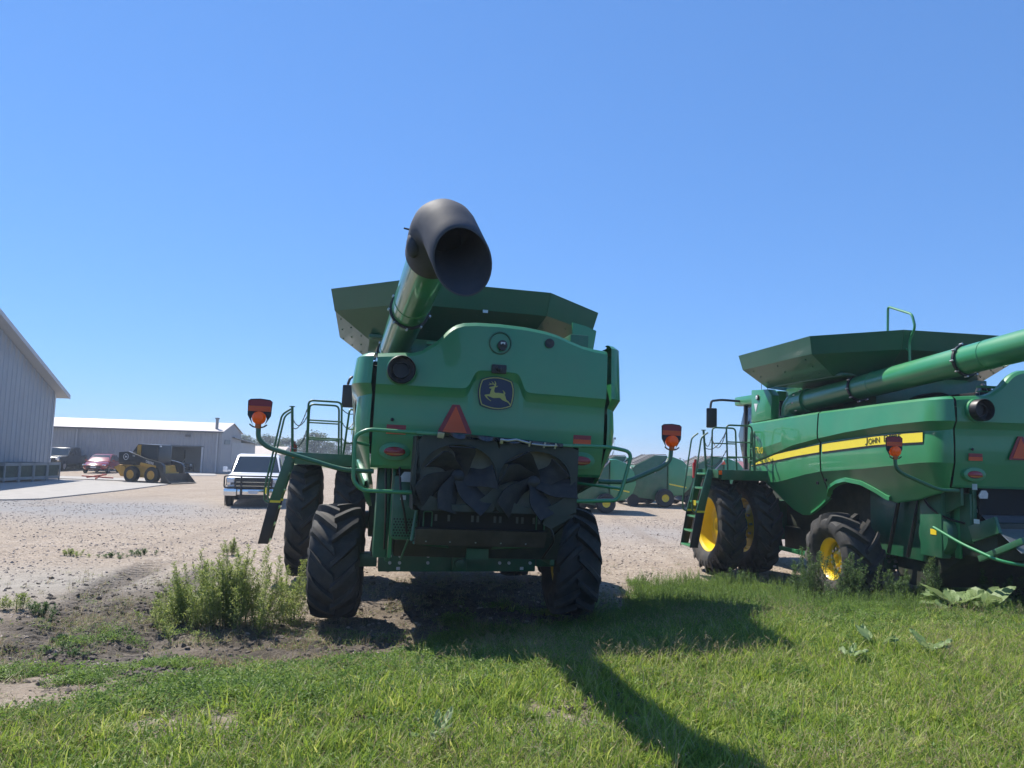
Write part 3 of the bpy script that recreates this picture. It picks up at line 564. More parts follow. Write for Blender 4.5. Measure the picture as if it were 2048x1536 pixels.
    for yy in (3.02, 3.52):
        MB().prism([(-2.52, 2.10), (-2.66, 2.10), (-2.90, 1.25), (-2.72, 1.25)], 1, yy, yy + .025).build('stringer', GREEN2, la, bevel=.004)
        MB().prism([(-2.90, 1.247), (-2.72, 1.247), (-2.86, .52), (-3.03, .52)], 1, yy + .002, yy + .023).build('stringer_skirt', BLACK, la, bevel=.003)
        MB().prism([(-2.705, 1.26), (-2.715, 1.22), (-2.89, 1.22), (-2.88, 1.26)], 1, yy - .002, yy + .0).build('grip_tape', DECALY, la)
        MB().tube(roundpath([(-2.66, yy + .01, 2.84), (-2.80, yy + .01, 2.74), (-2.99, yy + .01, 1.45), (-2.98, yy + .01, 1.25), (-2.9, yy + .01, 1.22)], .1), .017, 8).build('ladder_handrail', GREEN2, la)
    for k in range(6):
        zz = .55 + k * .29; xx = -2.94 + (zz - .55) * .22; MB().bx(xx - .085, xx + .085, 3.047, 3.518, zz - .02, zz + .02).build('step', GREEN, la, bevel=.008)
    MB().obx((-2.96, 2.98, 1.42), (.012, .10, .10), (0, 0, .3)).build('yellow_tag', DECALY, la)
    fe = MB().cyl((-2.62, 3.75, 1.90), (-2.62, 3.75, 2.22), .06, 14).cyl((-2.62, 3.75, 2.22), (-2.62, 3.75, 2.29), .03, 10).build('fire_extinguisher', mat('extinguisher_red', (.5, .02, .02), .3, coat=.4), pl)
    B(MB().bx(-2.55, -2.50, 2.70, 2.74, 2.0, 2.08).build('side_marker_lamp', AMBER, root))
    # warning lamp arms
    for sx in (-1, 1):
        mr_ = (2.52 if sx < 0 else 2.18) if variant == 'L' else 2.22
        arm = B(MB().tube(roundpath([(sx * 1.28, -2.16, 1.96), (sx * 1.60, -2.20, 1.96), (sx * (mr_ - .12), -2.15, 2.16), (sx * (mr_ - .01), -2.14, 2.24), (sx * mr_, -2.14, 2.40)], .12), .026, 10).build('lamp_arm', GREEN2, root))
        cx_, yb = sx * mr_, -2.155
        MB().prism([(cx_ + px * .30, 2.37 + pz * .30) for px, pz in ((-.17, .02), (-.40, .42), (-.42, .93), (-.33, 1.0), (0, 1.03), (.33, 1.0), (.42, .93), (.40, .42), (.17, .02), (.22, .12), (.27, .30), (.20, .47), (0, .53), (-.20, .47), (-.27, .30), (-.22, .12))], 1, yb + .03, yb + .018).build('marker_plate', BLACK, arm)
        MB().prism([(cx_ - .115, 2.60), (cx_ + .115, 2.60), (cx_ + .118, 2.655), (cx_, 2.668), (cx_ - .118, 2.655)], 1, yb + .018, yb + .014).build('red_strip', DKRED, arm)
        MB().prism([(cx_ - .115, 2.54), (cx_ + .115, 2.54), (cx_ + .115, 2.598), (cx_ - .115, 2.598)], 1, yb + .018, yb + .013).build('orange_strip', REDOR, arm)
        MB().lathe([(.03, -.05), (.068, -.045), (.072, -.03), (.066, .0), (.066, .01), (.068, .03), (.05, .055), (.001, .06)], (cx_, yb - .0, 2.47), (0, -1, 0), 22).build('amber_lamp', AMBER, arm)
        MB().cyl((cx_, yb, 2.36), (cx_, yb, 2.41), .032, 12).build('lamp_socket', AMBER, arm)
        MB().tube(roundpath([(cx_ - .09, yb, 2.40), (cx_ - .05, yb, 2.37), (cx_ + .05, yb, 2.37), (cx_ + .09, yb, 2.40)], .03), .008, 6).build('lamp_clip', BLACK, arm)
    # cab, mirrors, aerials, feeder house
    cab = B(MB().prism([(3.5, 2.05), (5.2, 2.05), (5.55, 2.9), (5.2, 3.62), (3.5, 3.62)], 0, -.80, .80).build('cab', GLASS, root, bevel=.05))
    MB().bx(-.92, .92, 3.45, 5.5, 3.6, 3.82).build('cab_roof', GREEN, cab, bevel=.06); MB().bx(-.85, .85, 3.5, 5.25, 1.85, 2.1).build('cab_floor', BLACK, cab, bevel=.03)
    for sx in (-1, 1):
        for yy in (3.55, 4.3, 5.15): MB().bx(sx * .805 - .02, sx * .805 + .02, yy - .04, yy + .04, 2.05, 3.62).build('cab_pillar', BLACK, cab)
        mi = MB().tube(roundpath([(sx * .9, 5.2, 3.70), (sx * 1.35, 5.25, 3.72), (sx * 1.72, 5.0, 3.66), (sx * 1.76, 4.95, 3.50)], .1), .028, 8).build('mirror_arm', BLACK, cab)
        MB().obx((sx * 1.74, 4.93, 3.26), (.24, .07, .46), (0, 0, sx * .25)).build('mirror', BLACK, mi, bevel=.03)
    MB().cyl((-1.0, 3.7, 3.8), (-1.0, 3.7, 4.25), .006, 5).cyl((-1.04, 3.9, 3.8), (-1.04, 3.9, 4.05), .006, 5).build('aerial', BLACK, cab)
    B(MB().prism([(4.0, 1.7), (4.0, .9), (6.3, .35), (6.5, .9)], 0, -.7, .7).build('feeder_house', GREEN2, root, bevel=.03))
    B(MB().tube(roundpath([(-1.42, 3.55, 2.6), (-1.50, 3.6, 3.0), (-1.52, 3.52, 3.14)], .1), .016, 8).build('side_cable', BLACK, root))
    # left side drives under the shields
    el_ = B(MB().prism([(-1.22, .98), (-1.07, .98), (-1.07, 2.1), (-1.22, 2.1)], 1, -1.75, -1.3).build('clean_grain_elevator', GREEN2, root, bevel=.02))
    MB().bx(-1.06, -1.02, -1.9, -1.8, 1.0, 2.08).build('frame_post', GREEN, el_, bevel=.006)
    B(MB().prism([(-1.0, 1.9), (-.95, 1.97), (-.88, 1.97), (-.85, 1.93), (-.86, 1.86), (-.98, 1.86)], 1, -2.2, -2.185).build('bolted_plate', STEEL, root))
    gp = B(MB().prism([(-1.05, 1.26), (-1.02, 1.22), (-.80, 1.22), (-.76, 1.27), (-.76, 1.92), (-1.05, 1.92)], 1, -2.1, -1.7).build('chopper_side', GREEN2, root, bevel=.025))
    for r_ in range(7):
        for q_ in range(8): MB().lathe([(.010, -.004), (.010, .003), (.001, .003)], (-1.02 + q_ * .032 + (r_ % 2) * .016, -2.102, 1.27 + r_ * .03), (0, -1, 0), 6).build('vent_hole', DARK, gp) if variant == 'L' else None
    MB().bx(-.97, -.91, -2.112, -2.103, 1.66, 1.71).build('decal', DECALW, gp)
    for q_ in (-1.06, 1.0): B(MB().bx(q_, q_ + .06, -1.2, .1, .86, 1.9).build('rear_frame', GREEN2, root, bevel=.01))
    for yy in (-1.0, -.55): B(MB().tube([(-1.2, yy, .9), (-1.12, yy - .2, 1.9)], .03, 8).build('hydraulic_line', HOSE, root))
    if variant == 'L':
        # powered spreader housing with two discs of rubber paddles
        hs = empty('spreader_housing', (0, 0, 0), 0, root); B(hs)
        m = MB(); ring_plate(m, -.42, 1.98, .40, .31, -.86, -.012, 1.60, 2.37, -2.72, .02); ring_plate(m, .40, 1.96, .39, .30, -.012, .86, 1.60, 2.33, -2.72, .02); m.build('face_plate', DKGREEN, hs, 30)
        MB().prism([(-.86, 2.37), (-.91, 1.88), (-.78, 1.60), (-.86, 1.60)], 1, -2.72, -2.70).build('side_flap', DKGREEN, hs); MB().prism([(.86, 1.598), (.55, 1.598), (.50, 1.50), (.60, 1.45)], 1, -2.72, -2.70).build('side_flap', DKGREEN, hs)
        MB().add([(-.88, -2.71, 2.36), (-.88, -2.2, 2.36), (-.88, -2.2, 1.6), (-.88, -2.71, 1.6), (.87, -2.71, 2.34), (.87, -2.2, 2.34), (.87, -2.2, 1.6), (.87, -2.71, 1.6)], [(0, 1, 2, 3), (4, 5, 6, 7), (0, 1, 5, 4), (3, 2, 6, 7)]).build('housing_shell', DKGREEN, hs, solid=.006)
        MB().add([(-.86, -2.56, 1.60), (.86, -2.56, 1.60), (.86, -2.50, 2.34), (-.86, -2.50, 2.36)], [(0, 1, 2, 3)]).build('back_plate', TANPLATE, hs, solid=.006)
        MB().bx(-.88, -.60, -2.76, -2.70, 2.375, 2.405).build('hinge_bar', GREEN, hs, bevel=.004); MB().bx(.62, .88, -2.76, -2.70, 2.325, 2.355).build('hinge_bar', GREEN, hs, bevel=.004)
        for sx, cz in ((-.42, 1.96), (.40, 1.93)):
            MB().lathe([(.07, 0), (.07, .12), (.04, .14), (.001, .14)], (sx, -2.55, cz), (0, -1, 0), 16).build('disc_hub', BLACK, hs)
            for k in range(6):
                a0 = 2 * math.pi * k / 6 + (.25 if sx < 0 else .62) + random.uniform(-.28, .28); rows = []
                for i in range(9):
                    t = i / 8; r = .03 + t * (.36 + .06 * (k % 2)); aa = a0 + .25 * t * t; wdt = .07 + .05 * t + .012 * math.sin(7 * t + k)
                    dy = -2.64 - .15 * t + .03 * math.sin(3 * t + k); c0 = Vector((sx + r * math.cos(aa), dy, cz + r * .80 * math.sin(aa) - .06 * t * t))
                    pr_ = Vector((-math.sin(aa), 0, math.cos(aa))); rows.append([c0 + pr_ * wdt * s_ + Vector((0, .05 * s_ + .02 * abs(s_), 0)) for s_ in (-1, -.5, 0, .5, 1)])
                MB().grid(rows).build('rubber_paddle', FLAP, hs, 60, solid=.014)
        # crumpled rubber strip along the top edge
        st = []
        for i in range(41):
            t = i / 40; xx = -.66 + 1.33 * t; j = .012 * math.sin(9 * t * 3.1) + .01 * math.sin(31 * t); zz = 2.395 - .055 * t
            st.append([(xx, -2.765 + j, zz + .022), (xx, -2.80 + j, zz + .012 + j * .3), (xx, -2.80 + j * 1.5, zz - .02 + j), (xx, -2.775 + j, zz - .028)])
        MB().grid(st).build('rubber_strip', mat('strip_rubber', (.012, .016, .03), .25, var=.2, scale=20, coat=.3), hs, 40, solid=.008)
        for xx, w in ((-.64, .07), (.0, .035), (.30, .02), (.46, .02), (.58, .02)):
            MB().obx((xx, -2.815, 2.375 - .055 * (xx + .66) / 1.33), (w, .012, .06), (.3, .1, .2)).build('strip_clip', STEEL, hs, bevel=.004)
        MB().tube([(-.02, -2.82, 2.36), (.06, -2.83, 2.355), (.15, -2.83, 2.37), (.30, -2.82, 2.34)], .012, 6).tube([(.32, -2.82, 2.335), (.46, -2.825, 2.325), (.60, -2.815, 2.33)], .009, 6).build('bent_wire', STEEL, hs)
        for s_, pts in ((-1, [(-.82, -2.66, 2.39), (-1.37, -2.62, 2.40), (-1.50, -2.60, 2.33), (-1.49, -2.6, 1.86), (-1.39, -2.6, 1.77), (-.86, -2.6, 1.77)]), (1, [(.84, -2.66, 2.345), (1.26, -2.62, 2.35), (1.52, -2.6, 2.31), (1.41, -2.6, 1.88), (1.36, -2.6, 1.77), (.78, -2.6, 1.74)])):
            MB().tube(roundpath(pts, .10), .021, 10).build('guard_rail', GREEN, hs)
        MB().tube([(1.0, -2.2, 1.93), (1.40, -2.6, 1.90)], .016, 8).build('rail_stay', GREEN, hs); MB().tube([(-1.35, -2.2, 2.24), (-1.5, -2.6, 2.26)], .016, 8).build('rail_stay', GREEN, hs)
        for pth in (((-1.0, -2.15, 2.02), (-.98, -2.25, 1.75), (-.90, -2.2, 1.45), (-.86, -2.0, 1.2)), ((-1.15, -2.1, 2.0), (-1.12, -2.12, 1.6), (-1.10, -1.9, 1.1)), ((.95, -2.2, 2.0), (1.0, -2.3, 1.75), (.92, -2.25, 1.5), (.8, -2.0, 1.3)), ((.66, -2.3, 1.5), (.75, -2.35, 1.3), (.7, -2.0, 1.05))):
            MB().tube(roundpath(pth, .15), .013, 7).build('hose', HOSE, hs)
        # chopper mouth below
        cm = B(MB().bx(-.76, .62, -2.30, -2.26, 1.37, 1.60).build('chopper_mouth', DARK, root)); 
        for xx in (-.60, -.46, -.20, -.14, .05, .11, .30, .36, .49, .55): MB().bx(xx, xx + .028, -2.308, -2.302, 1.46, 1.53).build('knife_tab', GREY, cm)
        for xx in (-.72, .53): MB().tube(roundpath([(xx, -2.32, 1.40), (xx, -2.32, 1.56), (xx + .09, -2.32, 1.56), (xx + .09, -2.32, 1.40)], .02), .008, 6).build('latch_loop', GREEN2, cm)
        MB().bx(-.80, .66, -2.36, -2.2, 1.595, 1.64).build('top_lip', DKGREEN, cm, bevel=.006)
        tb = B(MB().prism([(-2.40, 1.38), (-2.34, 1.39), (-2.22, 1.22), (-2.30, 1.20)], 0, -.80, .64).build('tail_board', BROWNPL, root, bevel=.008))
        for xx in (-.68, -.42, -.14, .14, .42): MB().sphere((xx, -2.315, 1.245), .014, 8).build('bolt', STEEL, tb)
        B(MB().tube([(-.80, -2.2, 1.21), (-.30, -1.6, 1.10), (.1, -1.6, 1.10), (.62, -2.2, 1.21)], .018, 8).bx(-.14, .12, -1.7, -1.55, .98, 1.10).build('tail_support', GREEN2, root))
        B(MB().tube([(-.80, -2.35, 1.62), (-.84, -2.38, 1.25)], .018, 8).tube([(-.86, -2.2, 1.25), (-.92, -2.0, 1.0)], .012, 6).build('lift_strut', GREEN2, root))
    else:
        # chopper with a sheet-steel tailboard
        B(MB().prism([(-2.05, 2.0), (-1.15, 2.0), (-1.15, 1.45), (-1.6, 1.25), (-1.75, 1.62), (-2.05, 1.75)], 0, -1.15, -1.10).build('chopper_shield', GREEN2, root, bevel=.01))
        cd = B(MB().lathe([(.30, -.04), (.33, 0), (.33, .16), (.30, .2), (.001, .22)], (-1.0, -1.55, 1.30), (-1, 0, 0), 30).build('belt_cover', GREEN2, root)); MB().bx(-1.226, -1.222, -1.65, -1.53, 1.30, 1.38).build('decal', YELLOW, cd)
        B(MB().bx(-1.0, 1.0, -2.5, -1.4, 1.05, 1.55).build('chopper_body', DKGREEN, root, bevel=.03))
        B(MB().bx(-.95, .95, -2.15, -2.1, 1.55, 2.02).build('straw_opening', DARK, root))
        tp = B(MB().add([(-.92, -2.15, 1.62), (.92, -2.15, 1.62), (1.15, -3.05, 1.22), (-1.15, -3.05, 1.22)], [(0, 1, 2, 3)]).build('tailboard_sheet', mat('galvanised_sheet', (.42, .44, .47), .3, metal=.85, var=.1, scale=5), root, solid=.012))
        for k in range(6): MB().add([(-.85 + k * .33, -2.2, 1.59), (-.80 + k * .34, -3.0, 1.23), (-.80 + k * .34, -3.0, 1.15), (-.85 + k * .33, -2.2, 1.44)], [(0, 1, 2, 3)]).build('tailboard_vane', GREEN2, tp, solid=.008)
        B(MB().obx((-1.05, -2.35, 1.45), (.05, .5, .22), (-.35, 0, 0)).obx((-1.12, -2.7, 1.22), (.06, .8, .08), (-.42, 0, 0)).build('tailboard_arm', GREEN2, root, bevel=.008))
        B(MB().bx(-1.085, -1.08, -2.3, -2.2, 1.52, 1.58).build('decal', DECALW, root))
        B(MB().tube(roundpath([(-1.35, -1.75, 1.42), (-1.28, -2.2, 1.24), (-1.18, -2.75, 1.08), (-.9, -3.05, 1.05), (.9, -3.05, 1.05), (1.18, -2.75, 1.08), (1.35, -1.75, 1.42)], .15), .022, 10).build('guard_rail', GREEN, root))
        B(MB().bx(-1.155, -1.15, -1.62, -1.42, 1.70, 1.86).build('warning_decal', DECALW, root)); B(MB().bx(-1.158, -1.156, -1.605, -1.53, 1.72, 1.84).build('decal_symbol', BLACK, root)); B(MB().bx(-1.13, -1.12, -2.32, -2.24, 1.98, 2.06).build('reflector_plate', DECALW, root))
        B(MB().tube(roundpath([(-1.3, -1.4, 2.0), (-1.25, -1.5, 1.7), (-1.18, -1.8, 1.55), (-1.05, -2.0, 1.5)], .15), .016, 8).build('hydraulic_line', HOSE, root))
        B(MB().bx(-.92, -.80, -2.0, -1.9, 1.55, 2.05).bx(-1.02, -.96, -2.12, -2.06, 1.5, 2.05).build('frame_post', GREEN2, root, bevel=.006))
        B(MB().prism([(-2.0, 1.1), (-1.0, .45), (-.5, .45), (-.4, 1.1)], 0, -.98, 1.2).build('under_shade_block', DKGREEN, root, bevel=.02))  # added dark block: stands in for shade under the machine, hides the far wheel
        B(MB().bx(-1.45, -1.38, .2, 2.4, .58, .66).build('lower_guard', GREEN, root, bevel=.01))
    for o in body: o.rotation_euler = (0, rad(bank), 0)
    return root
combine((-.69, 10.6, 11.35, .10, 1.16), 'green combine harvester seen from behind, black spout raised above its deer emblem', 'L')
combine((7.12, 12.75, 8.9, .04, .1), 'green combine harvester showing its sunlit yellow striped side, standing in tall weeds', 'R')
# ------------------------------------------------------------------ buildings
SIDING = mat('grey_steel_siding', (.30, .32, .345), .45, metal=.2, var=.05, scale=.8, dust=.06)
SIDING2 = mat('pale_grey_siding', (.31, .325, .35), .5, metal=.15, var=.06, scale=.7, dust=.08)
ROOFW = mat('pale_roof_steel', (.44, .40, .395), .5, metal=.1, var=.06, scale=.6)
TRIM = mat('grey_trim', (.48, .49, .50), .5, var=.05)
CONC = mat('concrete', (.33, .31, .285), .85, var=.14, scale=1.5, bump=.1, bscale=30)
def rib_panel(mb, P0, du, w, hs, n_out, ribs=2, rh=.035):
    """one siding sheet from P0 along du (unit) for w; hs = (z at start, z at end); n_out outward normal"""
    pts = []
    for k in range(ribs):
        c = (k + .5) / ribs * w
        for u, o in ((c - .5 * w / ribs, 0), (c - .07, 0), (c - .04, rh), (c + .04, rh), (c + .07, 0)): pts.append((u, o))
    pts.append((w, 0)); bot = []; top = []
    for u, o in pts:
        b = Vector(P0) + du * u + n_out * o; bot.append(b); top.append(Vector((b.x, b.y, hs[0] + (hs[1] - hs[0]) * u / w)))
    mb.grid([bot, top]); return mb
shed = empty('machine_shed', (-27.6, 47.0, 0)); tag(shed, 'tall grey ribbed steel shed beside the concrete apron', 'shed')
def sh(o): o.location = -Vector((-27.6, 47.0, 0)); return o
SX, SY, SE, SL = -28.75, 47.2, 5.38, .575
for k in range(22):
    y1 = SY - k * .8; y0 = y1 - .8; f = lambda yy: SE + (SY - yy) * SL if yy > 34.5 else SE + (SY - 34.5) * SL - (34.5 - yy) * SL
    sh(rib_panel(MB(), (SX, y0 + .004, .05), Vector((0, 1, 0)), .792, (f(y0), f(y1)), Vector((1, 0, 0))).build('siding_panel', SIDING, shed, 25))
rf = MB(); rf.prism([(SY + .55, SE - .30), (SY + .55, SE - .12), (34.5, SE + (SY - 34.5) * SL + .28), (22, 5.4), (22, 5.2), (34.5, SE + (SY - 34.5) * SL + .08)], 0, SX + .60, SX - 24)
sh(rf.build('roof', TRIM, shed, 20))
sh(MB().prism([(SY + .56, SE - .34), (SY + .56, SE - .08), (34.5, SE + (SY - 34.5) * SL + .33), (34.5, SE + (SY - 34.5) * SL + .05)], 0, SX + .602, SX + .64).build('fascia', TRIM, shed))
sh(MB().bx(SX - .02, SX + .06, SY - .10, SY + .02, .05, SE - .05).build('corner_trim', TRIM, shed)); sh(MB().bx(SX - 24, SX - .05, 22.5, SY - .06, .02, SE - .3).build('inner_wall', SIDING, shed))
for k in range(24): sh(rib_panel(MB(), (SX - k - .05, SY, .05), Vector((-1, 0, 0)), .99, (SE - .1, SE - .1), Vector((0, 1, 0))).build('siding_panel', SIDING, shed, 25))
apron = MB()
apron.prism([(-45, 24.0), (-19.4, 29.2), (-18.6, 30.2), (-19.0, 36.7), (-19.9, 44.2), (-21.4, 46.0), (-30, 46.6), (-45, 46.6)], 2, .0, .05).build('concrete_apron', CONC); tag(bpy.data.objects['concrete_apron'], kind='structure')
tag(MB().prism([(-27.5, 62.6), (-24.6, 58.2), (-23.2, 60), (-25.5, 65.3), (-30, 65.3)], 2, .0, .04).build('concrete_ramp', CONC), kind='structure')
tag(MB().prism([(-36, 48.2), (-22.5, 47.2), (-23, 50.5), (-36, 51.5)], 2, .0, .04).build('concrete_drive', CONC), kind='structure')

# long low shop building
hall = empty('shop_building', (-25.3, 66, 0)); tag(hall, 'long low grey steel shop building with an open bay door and a flue', 'building')
hd = Vector((-.992, -.124, 0)); hg = Vector((-.124, .992, 0)); hn = Vector((.124, -.992, 0)); he = Vector((.992, .124, 0)); HE, HP = 3.62, 4.45
def hp(u, t, z): return hd * u + hg * t + Vector((0, 0, z))     # in the building's own space
D0, D1, DZ = 1.55, 4.15, 2.25
u = 0
while u < 26:
    w = .9
    if u < D1 and u + w > D0:
        rib_panel(MB(), hp(u + .004, 0, DZ), hd, w - .008, (HE, HE), hn, 3, .025).build('siding_panel', SIDING2, hall, 25)
    else: rib_panel(MB(), hp(u + .004, 0, .03), hd, w - .008, (HE, HE), hn, 3, .025).build('siding_panel', SIDING2, hall, 25)
    u += w
for a, b in ((.9, 1.55), (4.15, 4.5)): rib_panel(MB(), hp(a, .012, .03), hd, b - a, (DZ, DZ), hn, 2, .02).build('siding_panel', SIDING2, hall, 25)
GW = 7.4
for k in range(8):
    t0 = k * GW / 8; t1 = t0 + GW / 8; zf = lambda t: HE + (HP - HE) * (1 - abs(t - GW / 2) / (GW / 2))
    rib_panel(MB(), hp(0, t0, .03), hg, GW / 8 - .006, (zf(t0), zf(t1)), he, 3, .025).build('siding_panel', SIDING2, hall, 25)
for k in range(29):
    u0 = k * .9 - .15; m = MB()
    m.add([hp(u0, -.25, HE + .0), hp(u0 + .888, -.25, HE + .0), hp(u0 + .888, GW / 2, HP + .08), hp(u0, GW / 2, HP + .08), hp(u0, GW + .25, HE), hp(u0 + .888, GW + .25, HE)], [(0, 1, 2, 3), (3, 2, 5, 4)]); m.build('roof_sheet', ROOFW, hall, 0, solid=.03)
m = MB(); a_ = [hp(-.2, -.3, HE - .10), hp(26, -.3, HE - .10), hp(26, -.3, HE + .03), hp(-.2, -.3, HE + .03)]; m.add(a_, [(0, 1, 2, 3)]); m.build('gutter', mat('dark_gutter', (.10, .11, .12), .5), hall, 0, solid=.06)
for uu in (.35, 11.9, 14.9): MB().tube([hp(uu, -.09, .05), hp(uu, -.09, HE - .1)], .06, 6).build('downpipe', TRIM, hall)
MB().tube([hp(.7, .9, HE), hp(.7, .9, HE + 1.15)], .13, 12).tube([hp(.7, .9, HE + 1.12), hp(.7, .9, HE + 1.25)], .19, 12).build('flue', mat('flue_steel', (.25, .26, .27), .5, metal=.4), hall)
MB().add([hp(a, 6.6, z) for a in (26, 0) for z in (.02, HE)], [(0, 1, 3, 2)]).build('back_wall', SIDING2, hall)
MB().add([hp(-.3 + .0, 0, .025), hp(26, 0, .025), hp(26, 6.6, .025), hp(-.0, 6.6, .025)], [(0, 1, 2, 3)]).build('floor_slab', CONC, hall)
MB().add([hp(D0 - .1, -.05, DZ - .02), hp(D1 + .1, -.05, DZ - .02), hp(D1 + .1, -.05, DZ + .08), hp(D0 - .1, -.05, DZ + .08)], [(0, 1, 2, 3)]).build('door_header', mat('dark_gutter', (.1, .11, .12)), hall, 0, solid=.05)
for uu in (D0, D1): MB().add([hp(uu - .07, -.05, .03), hp(uu + .07, -.05, .03), hp(uu + .07, -.05, DZ), hp(uu - .07, -.05, DZ)], [(0, 1, 2, 3)]).build('door_jamb', TRIM, hall, 0, solid=.05)
MB().add([hp(2.6, -.08, 3.1), hp(3.0, -.08, 3.1), hp(3.0, -.08, 3.3), hp(2.6, -.08, 3.3)], [(0, 1, 2, 3)]).build('wall_lamp', GREY, hall, 0, solid=.15)
fx = MB()
for a in (1.8, 2.4, 3.0): fx.add([hp(a, 4.5, 1.95), hp(a + .4, 4.5, 1.95), hp(a + .4, 4.5, 2.05), hp(a, 4.5, 2.05)], [(0, 1, 2, 3)])
fx.build('strip_lights', mat('lit_tube', (.8, .8, .8), emit=((.9, .95, 1), 1.0)), hall, 0); hall.children[-1]['kind'] = 'stuff'
MB().add([hp(1.2, 6.0, .05), hp(4.8, 6.0, .05), hp(4.8, 6.0, 1.9), hp(1.2, 6.0, 1.9)], [(0, 1, 2, 3)]).build('storage_racks', mat('shop_clutter', (.05, .05, .055), .7, var=.8, scale=3), hall, 0)
MB().add([hp(-.06, 1.0, 2.55), hp(-.06, 2.9, 2.55), hp(-.06, 2.9, 2.95), hp(-.06, 1.0, 2.95)], [(0, 1, 2, 3)]).build('sign_board', mat('dark_sign', (.10, .13, .15), .5), hall, 0, solid=.04)
textmesh([('TOOL SHOP', 1)], 'sign_lettering', mat('sign_grey', (.28, .32, .34), .5), hall, hp(-.12, 1.1, 2.63), hg, (0, 0, 1), .3, .004) if False else None
MB().prism([(q.x, q.y) for q in (hp(-.02, 3.7, 0), hp(-.02, 14, 0), hp(4, 14, 0), hp(4, 3.7, 0))], 2, .03, 2.75).build('lean_to', SIDING2, hall)
MB().add([hp(-.3, 3.6, 3.25), hp(-.3, 14.3, 2.72), hp(6, 14.3, 2.9), hp(6, 3.6, 3.4)], [(0, 1, 2, 3)]).build('lean_to_roof', mat('grey_roof', (.2, .21, .22), .5), hall, 0, solid=.08)

tanb = empty('storage_building', (-28.6, 88, 0), rad(4)); tag(tanb, 'low cream storage building with tan roof beyond the shop gable', 'building')
MB().bx(-2.6, 2.4, -3, 3, 0, 1.7).build('wall', mat('cream_siding', (.5, .47, .42), .6), tanb); MB().prism([(-3.3, 1.65), (3.3, 1.65), (0, 2.55)], 0, -2.9, 2.7).build('roof', mat('tan_roof', (.42, .36, .31), .6), tanb)
for k in range(2): MB().bx(-2 + k * 2.3, -.4 + k * 2.3, -3.04, -3.0, .05, 1.4).build('door', mat('cream_door', (.42, .4, .37), .6), tanb)
barn = empty('red_roof_barn', (38, 130, 0), rad(-4)); tag(barn, 'long low barn with dull red roof behind the balers', 'barn')
MB().bx(-6, 12, -4, 4, 0, 1.3).build('wall', mat('barn_wall', (.35, .33, .32), .7), barn); MB().prism([(-4.6, 1.25), (4.6, 1.25), (0, 2.45)], 0, -6.4, 12.4).build('roof', mat('red_roof', (.22, .07, .07), .6), barn)
for k in range(2): MB().bx(-4 + k * 7, -1 + k * 7, -4.05, -4.0, .05, 1.1).build('door', mat('barn_door', (.2, .19, .19), .7), barn)

# steel crates against the shed
for k in range(4):
    yb = 40.2 + k * 1.25; cr = empty('steel_crate', (SX + 1.15, yb, .05), 0)
    tag(cr, ('dark green mesh ended steel crate, end of the row by the shed wall' if k == 0 else ('grey framed steel crate between the dark green one and its twin by the shed' if k == 1 else 'grey framed steel crate third along the shed wall from the green one' if k == 2 else 'grey framed steel crate ending the row at the shed corner')), 'crate', 'steel crates against the shed')
    gm = mat('crate_grey', (.22, .24, .24), .6, dust=.15); dg = mat('crate_green', (.03, .06, .04), .7, var=.4)
    MB().bx(-.85, .70, .05, 1.15, .18, .92).build('bin_body', dg, cr)
    for xx in (-.9, .72):
        for yy in (.0, 1.14): MB().bx(xx, xx + .07, yy, yy + .07, 0, 1.05).build('post', gm, cr)
    for zz in (.12, .90): MB().bx(.735, .775, .0, 1.2, zz, zz + .16).build('rail', gm, cr); MB().bx(-.9, .78, -.01, .025, zz, zz + .16).build('rail', gm, cr)
t_ = tag(empty('red_implement', (-25.9, 47.6, .05), .2), 'small red steel frame lying on the concrete past the crates', 'implement')
for a, b in (((-.9, 0, .2), (.9, .1, .1)), ((-.7, .3, .1), (.6, -.3, .32)), ((0, -.3, .05), (.2, .4, .3))): MB().tube([a, b], .05, 8).build('bar', mat('implement_red', (.42, .06, .03), .5), t_)

# ------------------------------------------------------------------ vehicles (x right, y forward)
TYRE2 = mat('road_tyre', (.02, .02, .02), .75, var=.2)
def road_wheel(parent, x, y, r, w, rimm):
    wv = empty('wheel', (x, y, r), 0, parent); s = 1 if x > 0 else -1
    MB().lathe([(r * .62, -w / 2 * .9), (r * .8, -w / 2), (r * .95, -w / 2 * .92), (r, -w / 2 * .6), (r, w / 2 * .6), (r * .95, w / 2 * .92), (r * .8, w / 2), (r * .62, w / 2 * .9)], n=28, caps=False).build('tyre', TYRE2, wv)
    m = MB().lathe([(r * .64, 0), (r * .64, s * w * .42), (r * .58, s * w * .40), (r * .3, s * w * .25), (r * .12, s * w * .32), (.001, s * w * .32)], n=24); m.build('rim', rimm, wv)
def shell(mb, secs, mi=0):
    """secs: list of (y, [(x,z)...half profile from bottom centre to top centre]) mirrored"""
    rings = []
    for y, hp_ in secs: rings.append([(x, y, z) for x, z in hp_] + [(-x, y, z) for x, z in hp_[::-1]])
    mb.loft(rings, True, (True, True), mi); return mb
